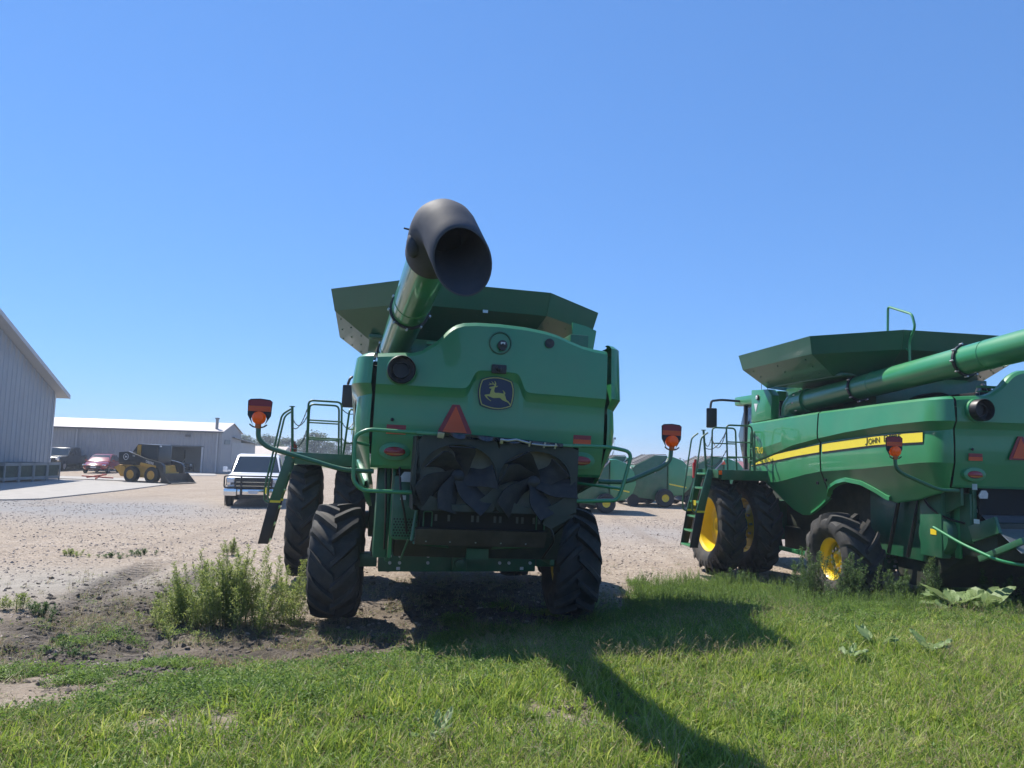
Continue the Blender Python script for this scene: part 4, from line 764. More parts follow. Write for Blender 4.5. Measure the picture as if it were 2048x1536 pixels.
def pickup(loc, rz, label, paint, guard, sc=1.0):
    r = empty('pickup_truck', loc, rz); r.scale = (sc, sc, sc); tag(r, label, 'pickup truck')
    lo = [(-2.9, .62), (-2.7, .55), (2.6, .48), (2.85, .60)]
    def prof(y, top, w, zb): return [(w * .82, zb), (w * .98, zb + .12), (w, zb + .35), (w * .985, top - .14), (w * .94, top - .04), (w * .80, top)]
    m = MB(); shell(m, [(-2.9, prof(0, 1.15, .98, .58)), (-2.85, prof(0, 1.2, 1.0, .52)), (-1.0, prof(0, 1.22, 1.01, .45)), (.9, prof(0, 1.22, 1.01, .45)), (1.3, prof(0, 1.20, 1.01, .46)), (2.2, prof(0, 1.19, 1.0, .50)), (2.55, prof(0, 1.15, .975, .53)), (2.75, prof(0, 1.08, .93, .57)), (2.84, prof(0, 1.0, .88, .62)), (2.87, prof(0, .95, .80, .66))])
    b = m.build('body', paint, r, 40)
    c = MB(); shell(c, [(-1.35, [(.92, 1.15), (.92, 1.25), (.80, 1.80), (.70, 1.86)]), (-1.2, [(.93, 1.15), (.93, 1.25), (.80, 1.86), (.70, 1.92)]), (.15, [(.94, 1.15), (.94, 1.25), (.79, 1.87), (.68, 1.93)]), (.42, [(.94, 1.15), (.94, 1.25), (.78, 1.82), (.66, 1.87)]), (1.22, [(.93, 1.12), (.93, 1.17), (.90, 1.19), (.85, 1.20)])])
    cab = c.build('cab', paint, r, 35)
    MB().add([(-.70, .50, 1.835), (.70, .50, 1.835), (.86, 1.19, 1.235), (-.86, 1.19, 1.235)], [(0, 1, 2, 3)]).build('windscreen', GLASS, cab, 0, solid=.02)
    for s_ in (-1, 1):
        MB().add([(s_ * .945, .85, 1.28), (s_ * .945, -.05, 1.28), (s_ * .83, -.05, 1.78), (s_ * .82, .30, 1.78)], [(0, 1, 2, 3)]).build('side_window', GLASS, cab, 0, solid=.02)
        MB().add([(s_ * .94, -.15, 1.28), (s_ * .94, -1.1, 1.28), (s_ * .83, -1.0, 1.78), (s_ * .83, -.15, 1.78)], [(0, 1, 2, 3)]).build('side_window', GLASS, cab, 0, solid=.02)
        MB().obx((s_ * 1.16, .95, 1.32), (.16, .10, .20)).bx(s_ * 1.0 - .05, s_ * 1.0 + .08, .93, .98, 1.24, 1.30).build('mirror', paint if guard else BLACK, cab, bevel=.03)
        hl = MB().obx((s_ * .80, 2.80, .93), (.30, .12, .26)).build('headlight', CHROME, r, bevel=.03); MB().obx((s_ * .80, 2.865, .96), (.22, .02, .12)).build('lens', WHITE, hl)
        MB().obx((s_ * .78, 2.85, .55), (.46, .16, .26), (0, 0, -s_ * .25)).build('bumper_end', CHROME if guard else BLACK, r, bevel=.03)
        for y_ in (1.85, -1.9): road_wheel(r, s_ * .86, y_, .41, .27, STEEL)
        for y_ in (1.85, -1.9): MB().lathe([(.50, -.02), (.44, .02)], (s_ * 1.0, y_, .42), (s_, 0, 0), 24, caps=False).build('wheel_arch', BLACK, r)
        MB().bx(s_ * .98 - .04, s_ * .98 + .04, -2.8, -1.4, 1.20, 1.25).build('bed_rail', BLACK, r)
    g = MB().bx(-.66, .66, 2.82, 2.89, .66, 1.08).build('grille', BLACK, r, bevel=.02)
    for zz in (.78, .92): MB().bx(-.6, .6, 2.885, 2.90, zz - .012, zz + .012).build('grille_bar', CHROME if guard else GREY, g)
    MB().bx(-.55, .55, 2.84, 2.93, .46, .66).build('bumper', CHROME if guard else BLACK, r, bevel=.02); MB().bx(-.5, .5, 2.75, 2.86, .34, .46).build('air_dam', BLACK, r)
    MB().bx(-.16, .16, 2.935, 2.945, .50, .62).build('number_plate', DECALW, r)
    MB().bx(-.5, .5, -1.6, 2.6, .3, .5).build('chassis', BLACK, r)
    if guard:
        gg = empty('grille_guard', (0, 0, 0), 0, r)
        for pts in (((-1.0, 2.96, .72), (-1.0, 3.0, 1.14), (1.0, 3.0, 1.14), (1.0, 2.96, .72), (-1.0, 2.96, .72)), ((-.42, 3.02, .42), (-.42, 3.02, 1.14)), ((.42, 3.02, .42), (.42, 3.02, 1.14)), ((-1.0, 2.98, .73), (1.0, 2.98, .73))): MB().tube(roundpath(pts, .08), .028, 8).build('guard_bar', BLACK, gg)
        for s_ in (-.35, .35): MB().lathe([(.06, 0), (.001, .03)], (s_, .15, 1.90), (0, 0, 1), 10).build('roof_lamp', BLACK, cab)
    return r
pickup((-10.75, 32.3, 0), rad(180 + 16), 'white pickup truck with chrome bumper and black grille guard on the gravel', WHITE, True, 1.06)
pickup((-36.9, 62.3, 0), rad(180 + 8), 'black pickup truck parked in front of the grey shop wall', mat('black_paint', (.012, .013, .016), .25, coat=.8, var=0), False, 1.0)
pickup((-29.6, 70.2, 0), rad(186), 'white pickup truck nose out inside the dark open bay', mat('white_truck_paint', (.6, .6, .6), .4), False, .62)
def hatch(loc, rz, label):
    r = empty('car', loc, rz); tag(r, label, 'car'); P = mat('red_car_paint', (.26, .018, .015), .25, coat=.8, var=.03)
    def prof(top, w, zb): return [(w * .8, zb), (w * .97, zb + .1), (w, zb + .28), (w * .96, top - .10), (w * .80, top)]
    m = MB(); shell(m, [(-2.1, prof(.86, .80, .42)), (-1.9, prof(.98, .86, .32)), (-.5, prof(.98, .90, .24)), (.8, prof(.95, .90, .24)), (1.5, prof(.86, .87, .26)), (2.0, prof(.72, .80, .30)), (2.18, prof(.62, .70, .36))]); m.build('body', P, r, 40)
    c = MB(); shell(c, [(-1.9, [(.80, .9), (.72, .98), (.68, 1.02)]), (-1.2, [(.86, .92), (.66, 1.38), (.55, 1.42)]), (-.2, [(.87, .92), (.66, 1.45), (.55, 1.48)]), (.25, [(.86, .92), (.66, 1.38), (.55, 1.42)]), (1.15, [(.84, .86), (.80, .90), (.70, .93)])]); cab = c.build('cabin', P, r, 35)
    MB().add([(-.60, .30, 1.40), (.60, .30, 1.40), (.76, 1.10, .945), (-.76, 1.10, .945)], [(0, 1, 2, 3)]).build('windscreen', GLASS, cab, 0, solid=.02)
    for s_ in (-1, 1):
        MB().add([(s_ * .872, .85, .97), (s_ * .878, -1.3, .99), (s_ * .70, -1.0, 1.36), (s_ * .69, .2, 1.37)], [(0, 1, 2, 3)]).build('side_window', GLASS, cab, 0, solid=.02)
        MB().obx((s_ * .98, .72, .98), (.18, .12, .13)).build('mirror', P, cab, bevel=.03); MB().obx((s_ * .66, 2.0, .64), (.26, .25, .10), (0, 0, -s_ * .5)).build('headlight', CHROME, r, bevel=.02)
        for y_ in (1.35, -1.35): road_wheel(r, s_ * .79, y_, .32, .21, GREY)
    MB().bx(-.5, .5, 2.10, 2.2, .36, .56).build('grille', BLACK, r, bevel=.02); MB().bx(-.2, .2, 2.2, 2.215, .42, .53).build('number_plate', DECALW, r)
    return r
hatch((-32.2, 59.8, 0), rad(180 + 12), 'red hatchback car parked beside the black pickup')
def skid_steer(loc, rz, sc):
    r = empty('skid_steer_loader', loc, rz); r.scale = (sc,) * 3; tag(r, 'black and yellow skid steer loader with its bucket down on the gravel', 'loader')
    Y2 = mat('loader_yellow', (.55, .30, .03), .45, var=.15, dust=.15); K = mat('loader_black', (.015, .016, .018), .35, coat=.3, dust=.05)
    MB().prism([(-1.55, .30), (-1.85, .75), (-1.45, .95), (.95, .95), (1.1, .55), (.9, .28)], 0, -.62, .62).build('chassis', Y2, r, bevel=.03)
    MB().prism([(-1.95, .80), (-1.5, .42), (-1.2, .42), (-1.2, .85), (-1.6, .95)], 0, -.7, .7).build('counterweight', Y2, r, bevel=.03)
    MB().prism([(-1.55, .95), (-1.6, 1.50), (-1.45, 1.62), (-.6, 1.62), (-.6, .95)], 0, -.78, .78).build('engine_hood', K, r, bevel=.05)
    cab = MB().prism([(-.95, 1.0), (-1.0, 1.60), (-.62, 2.10), (.72, 2.06), (.78, 1.0)], 0, -.50, .50).build('cab', K, r, bevel=.03)
    for s_ in (-1, 1):
        MB().prism([(-.30, 1.32), (-.35, 2.0), (.62, 1.97), (.66, 1.32)], 0, s_ * .503, s_ * .512).build('side_window', GLASS, cab)
        MB().prism([(-.62, 1.45), (-.62, 2.02), (-.38, 2.04), (-.38, 1.42)], 0, s_ * .515, s_ * .56).build('pillar_panel', Y2, cab, bevel=.01)
        arm = MB().prism([(-1.55, 1.05), (-1.55, 1.62), (-.95, 1.68), (.3, 1.30), (1.22, 1.12), (1.42, .95), (1.45, .42), (1.25, .40), (1.12, .75), (.1, 1.0), (-.7, 1.10)], 0, s_ * .66, s_ * .84).build('lift_arm', K, r, bevel=.03)
        MB().prism([(-.1, .98), (.95, .72), (.95, .95), (.3, 1.05), (-.05, 1.10)], 0, s_ * .845, s_ * .86).build('arm_panel', Y2, arm)
        ring = MB().lathe([(.17, 0), (.17, .012), (.145, .012), (.145, 0)], (s_ * .845, -1.05, 1.38), (s_, 0, 0), 24, caps=False).build('badge_ring', DECALW, arm)
        MB().prism([(-1.13, 1.32), (-1.0, 1.36), (-.95, 1.33), (-.99, 1.39), (-1.07, 1.44), (-1.12, 1.40), (-1.08, 1.38)], 0, s_ * .846, s_ * .853).build('badge_mark', DECALW, arm)
        textmesh([('DEERE', 1)], 'lettering', DECALW, arm, (s_ * .848, (.28 if s_ > 0 else .88), 1.10 if s_ > 0 else 1.0), (0, s_, -.23 * s_), (0, 0, 1), .19, .003)
        textmesh([('330', 1)], 'lettering', DECALW, arm, (s_ * .848, (-.62 if s_ > 0 else -.3), 1.42), (0, s_, -.15 * s_), (0, 0, 1), .11, .003)
        for y_ in (-.62, .72):
            w = empty('wheel', (s_ * .80, y_, .44), 0, r); MB().lathe([(.24, -.14), (.38, -.16), (.44, -.11), (.45, 0), (.44, .11), (.38, .16), (.24, .14)], n=30, caps=False).build('tyre', TYRE2, w); MB().lathe([(.26, 0), (.26, s_ * .13), (.22, s_ * .11), (.10, s_ * .10), (.001, s_ * .12)], n=22).build('rim', Y2, w)
    bk = MB(); bk.loft([[(x_, a, b) for a, b in ((1.42, .55), (1.40, .10), (1.55, .04), (2.15, .02), (2.15, .05), (1.60, .09), (1.50, .16), (1.52, .56))] for x_ in (-.95, .95)], True, (True, True)); b_ = bk.build('bucket', mat('bucket_steel', (.03, .028, .026), .5, dust=.2), r, 30)
    for s_ in (-1, 1): MB().prism([(1.42, .56), (1.40, .08), (2.1, .03), (1.54, .57)], 0, s_ * .952, s_ * .975).build('bucket_cheek', mat('bucket_steel', (.03, .028, .026)), b_)
    MB().prism([(1.2, .5), (1.4, .62), (1.42, .2), (1.25, .18)], 0, -.4, .4).build('quick_attach', Y2, r, bevel=.02); MB().lathe([(.06, 0), (.05, .06), (.001, .07)], (-.45, 0, 0), (0, 0, 1), 10); MB().bx(.3, .42, .7, .76, 1.95, 2.02).build('work_lamp', DECALW, cab); MB().bx(-.2, .1, -1.62, -1.58, 1.52, 1.60).build('tail_lamp', REDLENS, r)
    return r
skid_steer((-21.9, 46.4, 0), rad(-90 - 16), 1.12)

# ------------------------------------------------------------------ round balers
ROOFB = mat('baler_belt_grey', (.17, .16, .15), .6, var=.25, scale=6)
def baler(loc, rz, label, box, sc=1.0):
    """side seen from -y: u = x"""
    r = empty('round_baler', loc, rz); r.scale = (sc,) * 3; tag(r, label, 'baler', 'round balers lined up on the gravel')
    MB().prism([(.0, .45), (0, 1.72), (.12, 1.86), (1.05, 2.32), (1.62, 2.34), (1.62, .40), (1.0, .32)], 1, -1.15, 1.15).build('front_body', GREEN2, r, bevel=.03)
    MB().prism([(1.66, .50), (1.66, 2.26), (1.9, 2.28), (2.35, 2.12), (2.70, 1.75), (2.80, 1.25), (2.65, .85), (2.3, .55)], 1, -1.20, 1.20).build('rear_gate', GREEN, r, bevel=.05)
    tp = MB().add([(.10, -1.1, 1.90), (1.05, -1.1, 2.36), (1.58, -1.1, 2.40), (1.58, 1.1, 2.40), (1.05, 1.1, 2.36), (.10, 1.1, 1.90)], [(0, 1, 4, 5), (1, 2, 3, 4)]).build('top_belt', ROOFB, r, 0, solid=.03)
    for k in range(6): MB().add([(.12, -1.0 + k * .38, 1.925), (1.05, -1.0 + k * .38, 2.375), (1.05, -.96 + k * .38, 2.375), (.12, -.96 + k * .38, 1.925)], [(0, 1, 2, 3)]).build('belt_slat', BLACK, tp, 0, solid=.02)
    MB().bx(-.04, .0, -1.15, 1.15, 1.5, 1.80).build('lamp_board', mat('baler_pale_green', (.1, .25, .13), .5), r)
    for k in range(2):
        MB().bx(-.06, -.04, -1.1 + k * 1.9, -.82 + k * 1.9, 1.5, 1.78).build('white_reflector', DECALW, r); MB().bx(-.064, -.043, -.80 + k * 1.2, -.6 + k * 1.2, 1.5, 1.78).build('red_reflector', REDOR, r)
    MB().prism([(-.45, .95), (-.45, 1.38), (-.40, 1.42), (-.05, 1.42), (-.02, .95)], 1, -1.05, 1.05).build('twine_box', GREY, r, bevel=.05)
    MB().bx(-.06, .0, -.9, .9, 1.05, 1.3).build('front_panel', BLACK, r)
    for s_ in (-1, 1):
        MB().add([(1.70, s_ * 1.205, 1.02), (2.5, s_ * 1.205, .88), (2.5, s_ * 1.205, .94), (1.70, s_ * 1.205, 1.08)], [(0, 1, 2, 3)]).build('yellow_stripe', DECALY, r, 0, solid=.004)
        MB().tube([(1.0, s_ * 1.22, 1.55), (1.62, s_ * 1.22, 2.2)], .03, 8).build('gate_cylinder', STEEL, r)
        w = empty('wheel', (1.45, s_ * 1.32, .42), 0, r)
        MB().lathe([(.17, -.15), (.34, -.17), (.41, -.12), (.42, 0), (.41, .12), (.34, .17), (.17, .15)], ax=(0, 1, 0), n=30, caps=False).build('tyre', TYRE2, w); MB().lathe([(.19, 0), (.19, s_ * .14), (.15, s_ * .12), (.07, s_ * .10), (.06, s_ * .14), (.001, s_ * .14)], ax=(0, 1, 0), n=22).build('rim', YELLOW, w)
        w2 = empty('gauge_wheel', (.05, s_ * 1.1, .28), 0, r); MB().lathe([(.10, -.06), (.27, -.07), (.28, 0), (.27, .07), (.10, .06)], ax=(0, 1, 0), n=22).build('tyre', TYRE2, w2)
    MB().prism([(-.2, .25), (.3, .55), (.9, .5), (.7, .18), (.1, .14)], 1, -.9, .9).build('pickup', BLACK, r, bevel=.03)
    if box: MB().prism([(1.5, 2.0), (1.72, 2.02), (1.62, 2.2)], 1, -1.22, -1.21).build('warning_triangle', REDOR, r)
    return r
baler((2.5, 33.0, 0), rad(6), 'green round baler mostly hidden behind the emblem combine', False, 1.0)
baler((4.6, 42.5, 0), rad(6), 'green round baler between the two nearer balers, gate half hidden', False, 1.05)
baler((5.9, 38.2, 0), rad(6), 'green round baler with grey sloping belt top in the open gap', True, 1.08)
baler((9.0, 39.4, 0), rad(6), 'green round baler partly hidden behind the boarding ladder', True, 1.08)

# flagpole far behind
fp = tag(empty('flagpole', (20.7, 150, 0)), 'thin white flagpole flying two small flags beyond the balers', 'flagpole')
MB().cyl((0, 0, 0), (0, 0, 6.6), .06, 8).build('pole', DECALW, fp)
fl = MB().grid([[(-.1 - .16 * i, .1 * math.sin(i), 6.4 - .42 * i + .0 * j - j * .28) for j in range(4)] for i in range(6)]).build('flag', mat('flag_red_white', (.45, .2, .2), .8, var=.8, scale=6), fp, 60)
MB().bx(-.1, .35, -.01, .01, 6.1, 6.5).build('flag_canton', mat('flag_blue', (.03, .04, .15), .8), fl)
MB().grid([[(-.1 - .1 * i, .06 * math.sin(i), 3.9 - .3 * i - j * .22) for j in range(3)] for i in range(5)]).build('flag', mat('flag_blue', (.03, .04, .15)), fp, 60)
# ------------------------------------------------------------------ vegetation
def leaf_mat(name, c0, c1, c2, trans=.45, per='instance'):
    m = bpy.data.materials.new(name); m.use_nodes = True; t = m.node_tree; p = t.nodes['Principled BSDF']; out = t.nodes['Material Output']
    p.inputs['Roughness'].default_value = .5; p.inputs['Specular IOR Level'].default_value = .3
    oi = t.nodes.new('ShaderNodeObjectInfo'); geo = t.nodes.new('ShaderNodeNewGeometry')
    ad = t.nodes.new('ShaderNodeMath'); ad.operation = 'MULTIPLY_ADD'; ad.inputs[1].default_value = .55 if per == 'instance' else .0; t.links.new(oi.outputs['Random'], ad.inputs[0])
    mu = t.nodes.new('ShaderNodeMath'); mu.operation = 'MULTIPLY'; mu.inputs[1].default_value = .45 if per == 'instance' else 1.0
    t.links.new(geo.outputs['Random Per Island'], mu.inputs[0]); t.links.new(mu.outputs[0], ad.inputs[2])
    r = t.nodes.new('ShaderNodeValToRGB'); e = r.color_ramp.elements; e.new(.5)
    for k, c in enumerate((c0, c1, c2)): e[k].position = (.05, .55, .97)[k]; e[k].color = (*c, 1)
    t.links.new(ad.outputs[0], r.inputs[0]); t.links.new(r.outputs[0], p.inputs['Base Color'])
    tr = t.nodes.new('ShaderNodeBsdfTranslucent'); hs = t.nodes.new('ShaderNodeHueSaturation'); hs.inputs['Value'].default_value = 1.25; hs.inputs['Hue'].default_value = .485
    t.links.new(r.outputs[0], hs.inputs['Color']); t.links.new(hs.outputs[0], tr.inputs[0])
    mx = t.nodes.new('ShaderNodeMixShader'); mx.inputs[0].default_value = trans; t.links.new(p.outputs[0], mx.inputs[1]); t.links.new(tr.outputs[0], mx.inputs[2]); t.links.new(mx.outputs[0], out.inputs[0]); return m
GRASSM = leaf_mat('grass_blades', (.13, .225, .028), (.23, .34, .046), (.44, .46, .14), .5)
STRAW = leaf_mat('dry_stems', (.22, .17, .09), (.32, .26, .14), (.42, .36, .22), .3)
COVER = leaf_mat('clover_leaves', (.085, .17, .028), (.14, .245, .042), (.23, .32, .065), .45)
KOCHIA = leaf_mat('weed_leaves', (.15, .22, .05), (.24, .32, .075), (.36, .41, .13), .5, 'mesh')
KOCHIA_D = leaf_mat('dark_weed_leaves', (.05, .11, .034), (.08, .155, .045), (.13, .20, .065), .42, 'mesh')
BURM = leaf_mat('pale_broad_leaves', (.12, .21, .06), (.22, .31, .12), (.33, .40, .22), .35, 'mesh')
STEM = mat('weed_stem', (.10, .12, .045), .7, var=.2)
TREEM = leaf_mat('tree_leaves', (.022, .05, .018), (.04, .08, .026), (.075, .12, .04), .3, 'mesh')
BARK = mat('bark', (.07, .055, .04), .9, var=.3)
ROCKM = mat('loose_stone', (.34, .28, .235), .9, var=.5, scale=3, coord='Generated')
CLODM = mat('dirt_clod', (.11, .09, .072), .95, var=.4, scale=4, coord='Generated')
class Quick:
    def __init__(s): s.v = []; s.f = []; s.m = []; s.n = 0
    def add(s, V, F, mi=0): s.v += V; s.f += [tuple(i + s.n for i in f) for f in F]; s.m += [mi] * len(F); s.n += len(V)
    def blade(s, b, az, L, w, lean, curl, mi=0, seg=3):
        dx, dy = math.cos(az), math.sin(az); px, py = -dy, dx; V = []; F = []; x = z = 0; a = lean
        for i in range(seg + 1):
            ww = w * (1 - (i / seg) ** 1.6) * .5 + .0004
            V += [(b[0] + dx * x - px * ww, b[1] + dy * x - py * ww, b[2] + z), (b[0] + dx * x + px * ww, b[1] + dy * x + py * ww, b[2] + z)]
            x += math.sin(a) * L / seg; z += math.cos(a) * L / seg; a += curl / seg
        s.add(V, [(2 * i, 2 * i + 1, 2 * i + 3, 2 * i + 2) for i in range(seg)], mi)
    def leaf(s, c, az, tilt, L, w, mi=0, fold=.25):
        d = Vector((math.cos(az) * math.cos(tilt), math.sin(az) * math.cos(tilt), math.sin(tilt))); p = Vector((-math.sin(az), math.cos(az), 0)); u = d.cross(p) * -fold * w
        c = Vector(c); s.add([tuple(c), tuple(c + d * L * .45 + p * w / 2 - u), tuple(c + d * L), tuple(c + d * L * .45 - p * w / 2 - u)], [(0, 1, 2), (0, 2, 3)], mi)
    def obj(s, name, mats, parent=None, coll=None):
        me = bpy.data.meshes.new(name); me.from_pydata(s.v, [], s.f)
        for m in (mats if isinstance(mats, (list, tuple)) else [mats]): me.materials.append(m)
        me.polygons.foreach_set('material_index', s.m); o = bpy.data.objects.new(name, me); (coll.objects if coll else COL.objects).link(o)
        if parent: o.parent = parent
        return o
U = random.uniform
def src(name, n, fn):
    c = bpy.data.collections.new(name)
    for k in range(n): fn(c, k)
    return c
def grass_src(c, k):
    q = Quick()
    for i in range(20):
        az = U(0, 6.28); r = U(0, .055); q.blade((math.cos(az) * r, math.sin(az) * r, -.01), az + U(-1.2, 1.2), U(.05, .14) * (1.25 if k % 3 == 0 else 1), U(.006, .012), U(.1, 1.15), U(.3, 2.0))
    if k % 2 == 0:
        for i in range(1): q.blade((0, 0, 0), U(0, 6.28), U(.12, .2), .003, U(.1, .6), U(.2, .9), 1, 4)
    q.obj('tuft', [GRASSM, STRAW], coll=c)
def tall_src(c, k):
    q = Quick()
    for i in range(10):
        az = U(0, 6.28); q.blade((U(-.03, .03), U(-.03, .03), 0), az, U(.12, .26), U(.006, .012), U(.1, .7), U(.6, 2.0), 0, 4)
    for i in range(3):
        az = U(0, 6.28); le = U(.15, .7); L = U(.16, .28); q.blade((0, 0, 0), az, L, .003, le, .35, 1, 4)
        h = Vector((math.cos(az) * math.sin(le + .15) * L, math.sin(az) * math.sin(le + .15) * L, math.cos(le + .15) * L * .96))
        for j in range(10): q.leaf(h + Vector((math.cos(az) * .006 * j, math.sin(az) * .006 * j, .004 * j)), U(0, 6.28), U(.2, 1.2), .014, .006, 1)
    q.obj('tall_tuft', [GRASSM, STRAW], coll=c)
def cover_src(c, k):
    q = Quick()
    for i in range(60):
        az = U(0, 6.28); r = .11 * math.sqrt(U(0, 1)); h = U(.01, .085) * (1 - r * 3.5 * .6); q.leaf((math.cos(az) * r, math.sin(az) * r, h), U(0, 6.28), U(-.2, .8), U(.016, .034), U(.010, .019))
    for i in range(8): q.blade((U(-.06, .06), U(-.06, .06), 0), U(0, 6.28), U(.05, .10), .003, U(0, .6), .3, 1, 2)
    q.obj('cover_plant', [COVER, STEM], coll=c)
def sprig_src(c, k):
    q = Quick()
    for sidx in range(4):
        az = U(0, 6.28); le = U(.05, .5); L = U(.12, .26); b = Vector((U(-.04, .04), U(-.04, .04), 0)); d = Vector((math.cos(az) * math.sin(le), math.sin(az) * math.sin(le), math.cos(le)))
        q.blade(b, az, L, .004, le, .1, 1, 2)
        for j in range(22): t = j / 22; q.leaf(b + d * L * (.15 + .85 * t), U(0, 6.28), U(.1, .9), U(.015, .03) * (1.1 - .5 * t), .008)
    q.obj('sprig', [COVER, STEM], coll=c)
def dry_src(c, k):
    q = Quick()
    for i in range(9): q.blade((U(-.05, .05), U(-.05, .05), 0), U(0, 6.28), U(.05, .17), U(.003, .006), U(.3, 1.4), U(-.3, .8), 0, 3)
    for i in range(10): q.leaf((U(-.07, .07), U(-.07, .07), U(.005, .04)), U(0, 6.28), U(-.3, .6), U(.015, .03), .012, 1)
    q.obj('dry_tuft', [STRAW, COVER], coll=c)
def stone_src(m):
    def f(c, k):
        bm = bmesh.new(); bmesh.ops.create_icosphere(bm, subdivisions=1, radius=1)
        for v in bm.verts: v.co *= U(.7, 1.25); v.co.z *= .6
        me = bpy.data.meshes.new('stone'); bm.to_mesh(me); bm.free(); me.materials.append(m); o = bpy.data.objects.new('stone', me); c.objects.link(o)
    return f
def scatter(name, label, cat, coll, P, scl, tilt=.25):
    n = len(P); me = bpy.data.meshes.new(name); me.vertices.add(n); me.vertices.foreach_set('co', np.asarray(P, dtype=np.float32).ravel())
    a = me.attributes.new('rot', 'FLOAT_VECTOR', 'POINT'); rt = np.stack([rng.normal(0, tilt, n), rng.normal(0, tilt, n), rng.uniform(0, 6.283, n)], 1).astype(np.float32); a.data.foreach_set('vector', rt.ravel())
    a = me.attributes.new('scl', 'FLOAT', 'POINT'); a.data.foreach_set('value', np.asarray(scl, dtype=np.float32))
    a = me.attributes.new('pick', 'INT', 'POINT'); a.data.foreach_set('value', rng.integers(0, len(coll.objects), n).astype(np.int32))
    o = link(name, me); tag(o, label, cat, kind='stuff')
    ng = bpy.data.node_groups.new(name, 'GeometryNodeTree'); ng.interface.new_socket('Geometry', in_out='INPUT', socket_type='NodeSocketGeometry'); ng.interface.new_socket('Geometry', in_out='OUTPUT', socket_type='NodeSocketGeometry')
    gi = ng.nodes.new('NodeGroupInput'); go = ng.nodes.new('NodeGroupOutput'); ip = ng.nodes.new('GeometryNodeInstanceOnPoints'); ci = ng.nodes.new('GeometryNodeCollectionInfo')
    ci.inputs['Collection'].default_value = coll; ci.inputs['Separate Children'].default_value = True; ci.inputs['Reset Children'].default_value = True; ip.inputs['Pick Instance'].default_value = True
    def na(nm, ty): q = ng.nodes.new('GeometryNodeInputNamedAttribute'); q.data_type = ty; q.inputs['Name'].default_value = nm; return q.outputs[0]
    ng.links.new(gi.outputs[0], ip.inputs['Points']); ng.links.new(ci.outputs[0], ip.inputs['Instance']); ng.links.new(na('pick', 'INT'), ip.inputs['Instance Index']); ng.links.new(na('rot', 'FLOAT_VECTOR'), ip.inputs['Rotation']); ng.links.new(na('scl', 'FLOAT'), ip.inputs['Scale']); ng.links.new(ip.outputs[0], go.inputs[0])
    md = o.modifiers.new('scatter', 'NODES'); md.node_group = ng; return o
def points(n, y0, y1, dens, spread=.80, pw=1.0):
    y = y0 + (y1 - y0) * rng.uniform(0, 1, n) ** pw; x = rng.uniform(-1, 1, n) * (spread * y + .5)
    k = rng.uniform(0, 1, n) < dens(x, y); x, y = x[k], y[k]; return np.stack([x, y, height(x, y)], 1)
def leafy(x, y):   # where broad-leaved cover replaces grass: farther out and on the left
    return np.clip((y - np.interp(x, [-3, -1, 0, 1.2, 3, 6], [4.7, 5.2, 6.1, 7.1, 7.9, 8.3])) / 1.2 + (fbm(x * .8, y * .8, 51) - .5) * 2.0, 0, 1)
hid = lambda x, y: 1 - .8 * np.exp(-((x - .1) / 1.9) ** 2 - ((y - 11.6) / 1.5) ** 2)
P = points(70000, 3.6, 15.5, lambda x, y: grassmask(x, y) * (1 - leafy(x, y) * .9) * np.clip(6.5 / y, 0, 1) * (.55 + .7 * fbm(x * 1.7, y * 1.7, 61)), pw=.8)
scatter('grass', 'short bright green lawn grass in the foreground', 'grass', src('grass_tufts', 8, grass_src), P, rng.uniform(.65, 1.25, len(P)))
P = points(16000, 3.6, 10.5, lambda x, y: grassmask(x, y) * np.clip((fbm(x * .9, y * .9, 71) - .47) * 4, 0, 1) * (.4 + .6 * (x > -.5)) * np.clip(6 / y, 0, 1), pw=.8)
GRASSP = leaf_mat('pale_grass_blades', (.24, .31, .08), (.37, .41, .14), (.54, .53, .24), .45)
def pale_src(c, k):
    q = Quick()
    for i in range(16): q.blade((U(-.05, .05), U(-.05, .05), 0), U(0, 6.28), U(.06, .15), U(.006, .012), U(.3, 1.2), U(.4, 2.0))
    q.obj('pale_tuft', GRASSP, coll=c)
P2 = points(26000, 3.6, 11, lambda x, y: grassmask(x, y) * np.clip((fbm(x * 1.2, y * 1.2, 75) - .5) * 5, 0, 1) * (.25 + .75 * (x > 0)) * np.clip(6.5 / y, 0, 1), pw=.8)
scatter('pale_grass', 'pale yellowing grass patches in the sunny lawn', 'grass', src('pale_tufts', 6, pale_src), P2, rng.uniform(.6, 1.15, len(P2)))
scatter('tall_grass', 'taller seeding grass clumps with pale bent heads', 'grass', src('tall_tufts', 7, tall_src), P, rng.uniform(.5, .95, len(P)))
P = points(60000, 4.0, 16.5, lambda x, y: np.maximum(grassmask(x, y) * (.08 + .92 * leafy(x, y)), .85 * np.clip((fbm(x * 1.4, y * 1.4, 65) - .57) * 7, 0, 1) * np.exp(-((x + 3.4) / 2.6) ** 2 - ((y - 7.3) / 1.9) ** 2)) * (.6 + .5 * fbm(x * 2, y * 2, 62)), pw=.85)
scatter('ground_cover', 'low leafy green ground cover between grass and gravel', 'ground cover', src('cover_plants', 6, cover_src), P, rng.uniform(.6, 1.25, len(P)))
P = points(26000, 6.0, 17, lambda x, y: np.clip(grassmask(x, y - .3), 0, 1) * (.15 + .85 * (x > 1.2)) * np.clip((y - 8.6) / 3, 0, 1), pw=.9)
scatter('leafy_weeds', 'low feathery green weeds around the striped combine', 'weeds', src('weed_sprigs', 6, sprig_src), P, rng.uniform(.6, 1.3, len(P)))
P = points(26000, 5.0, 17, lambda x, y: np.clip(dirtmask(x, y) * 1.3, 0, 1) * (1 - grassmask(x, y) * .8) * np.clip((fbm(x * 1.4, y * 1.4, 81) - .42) * 4, 0, 1) * hid(x, y), pw=.9)
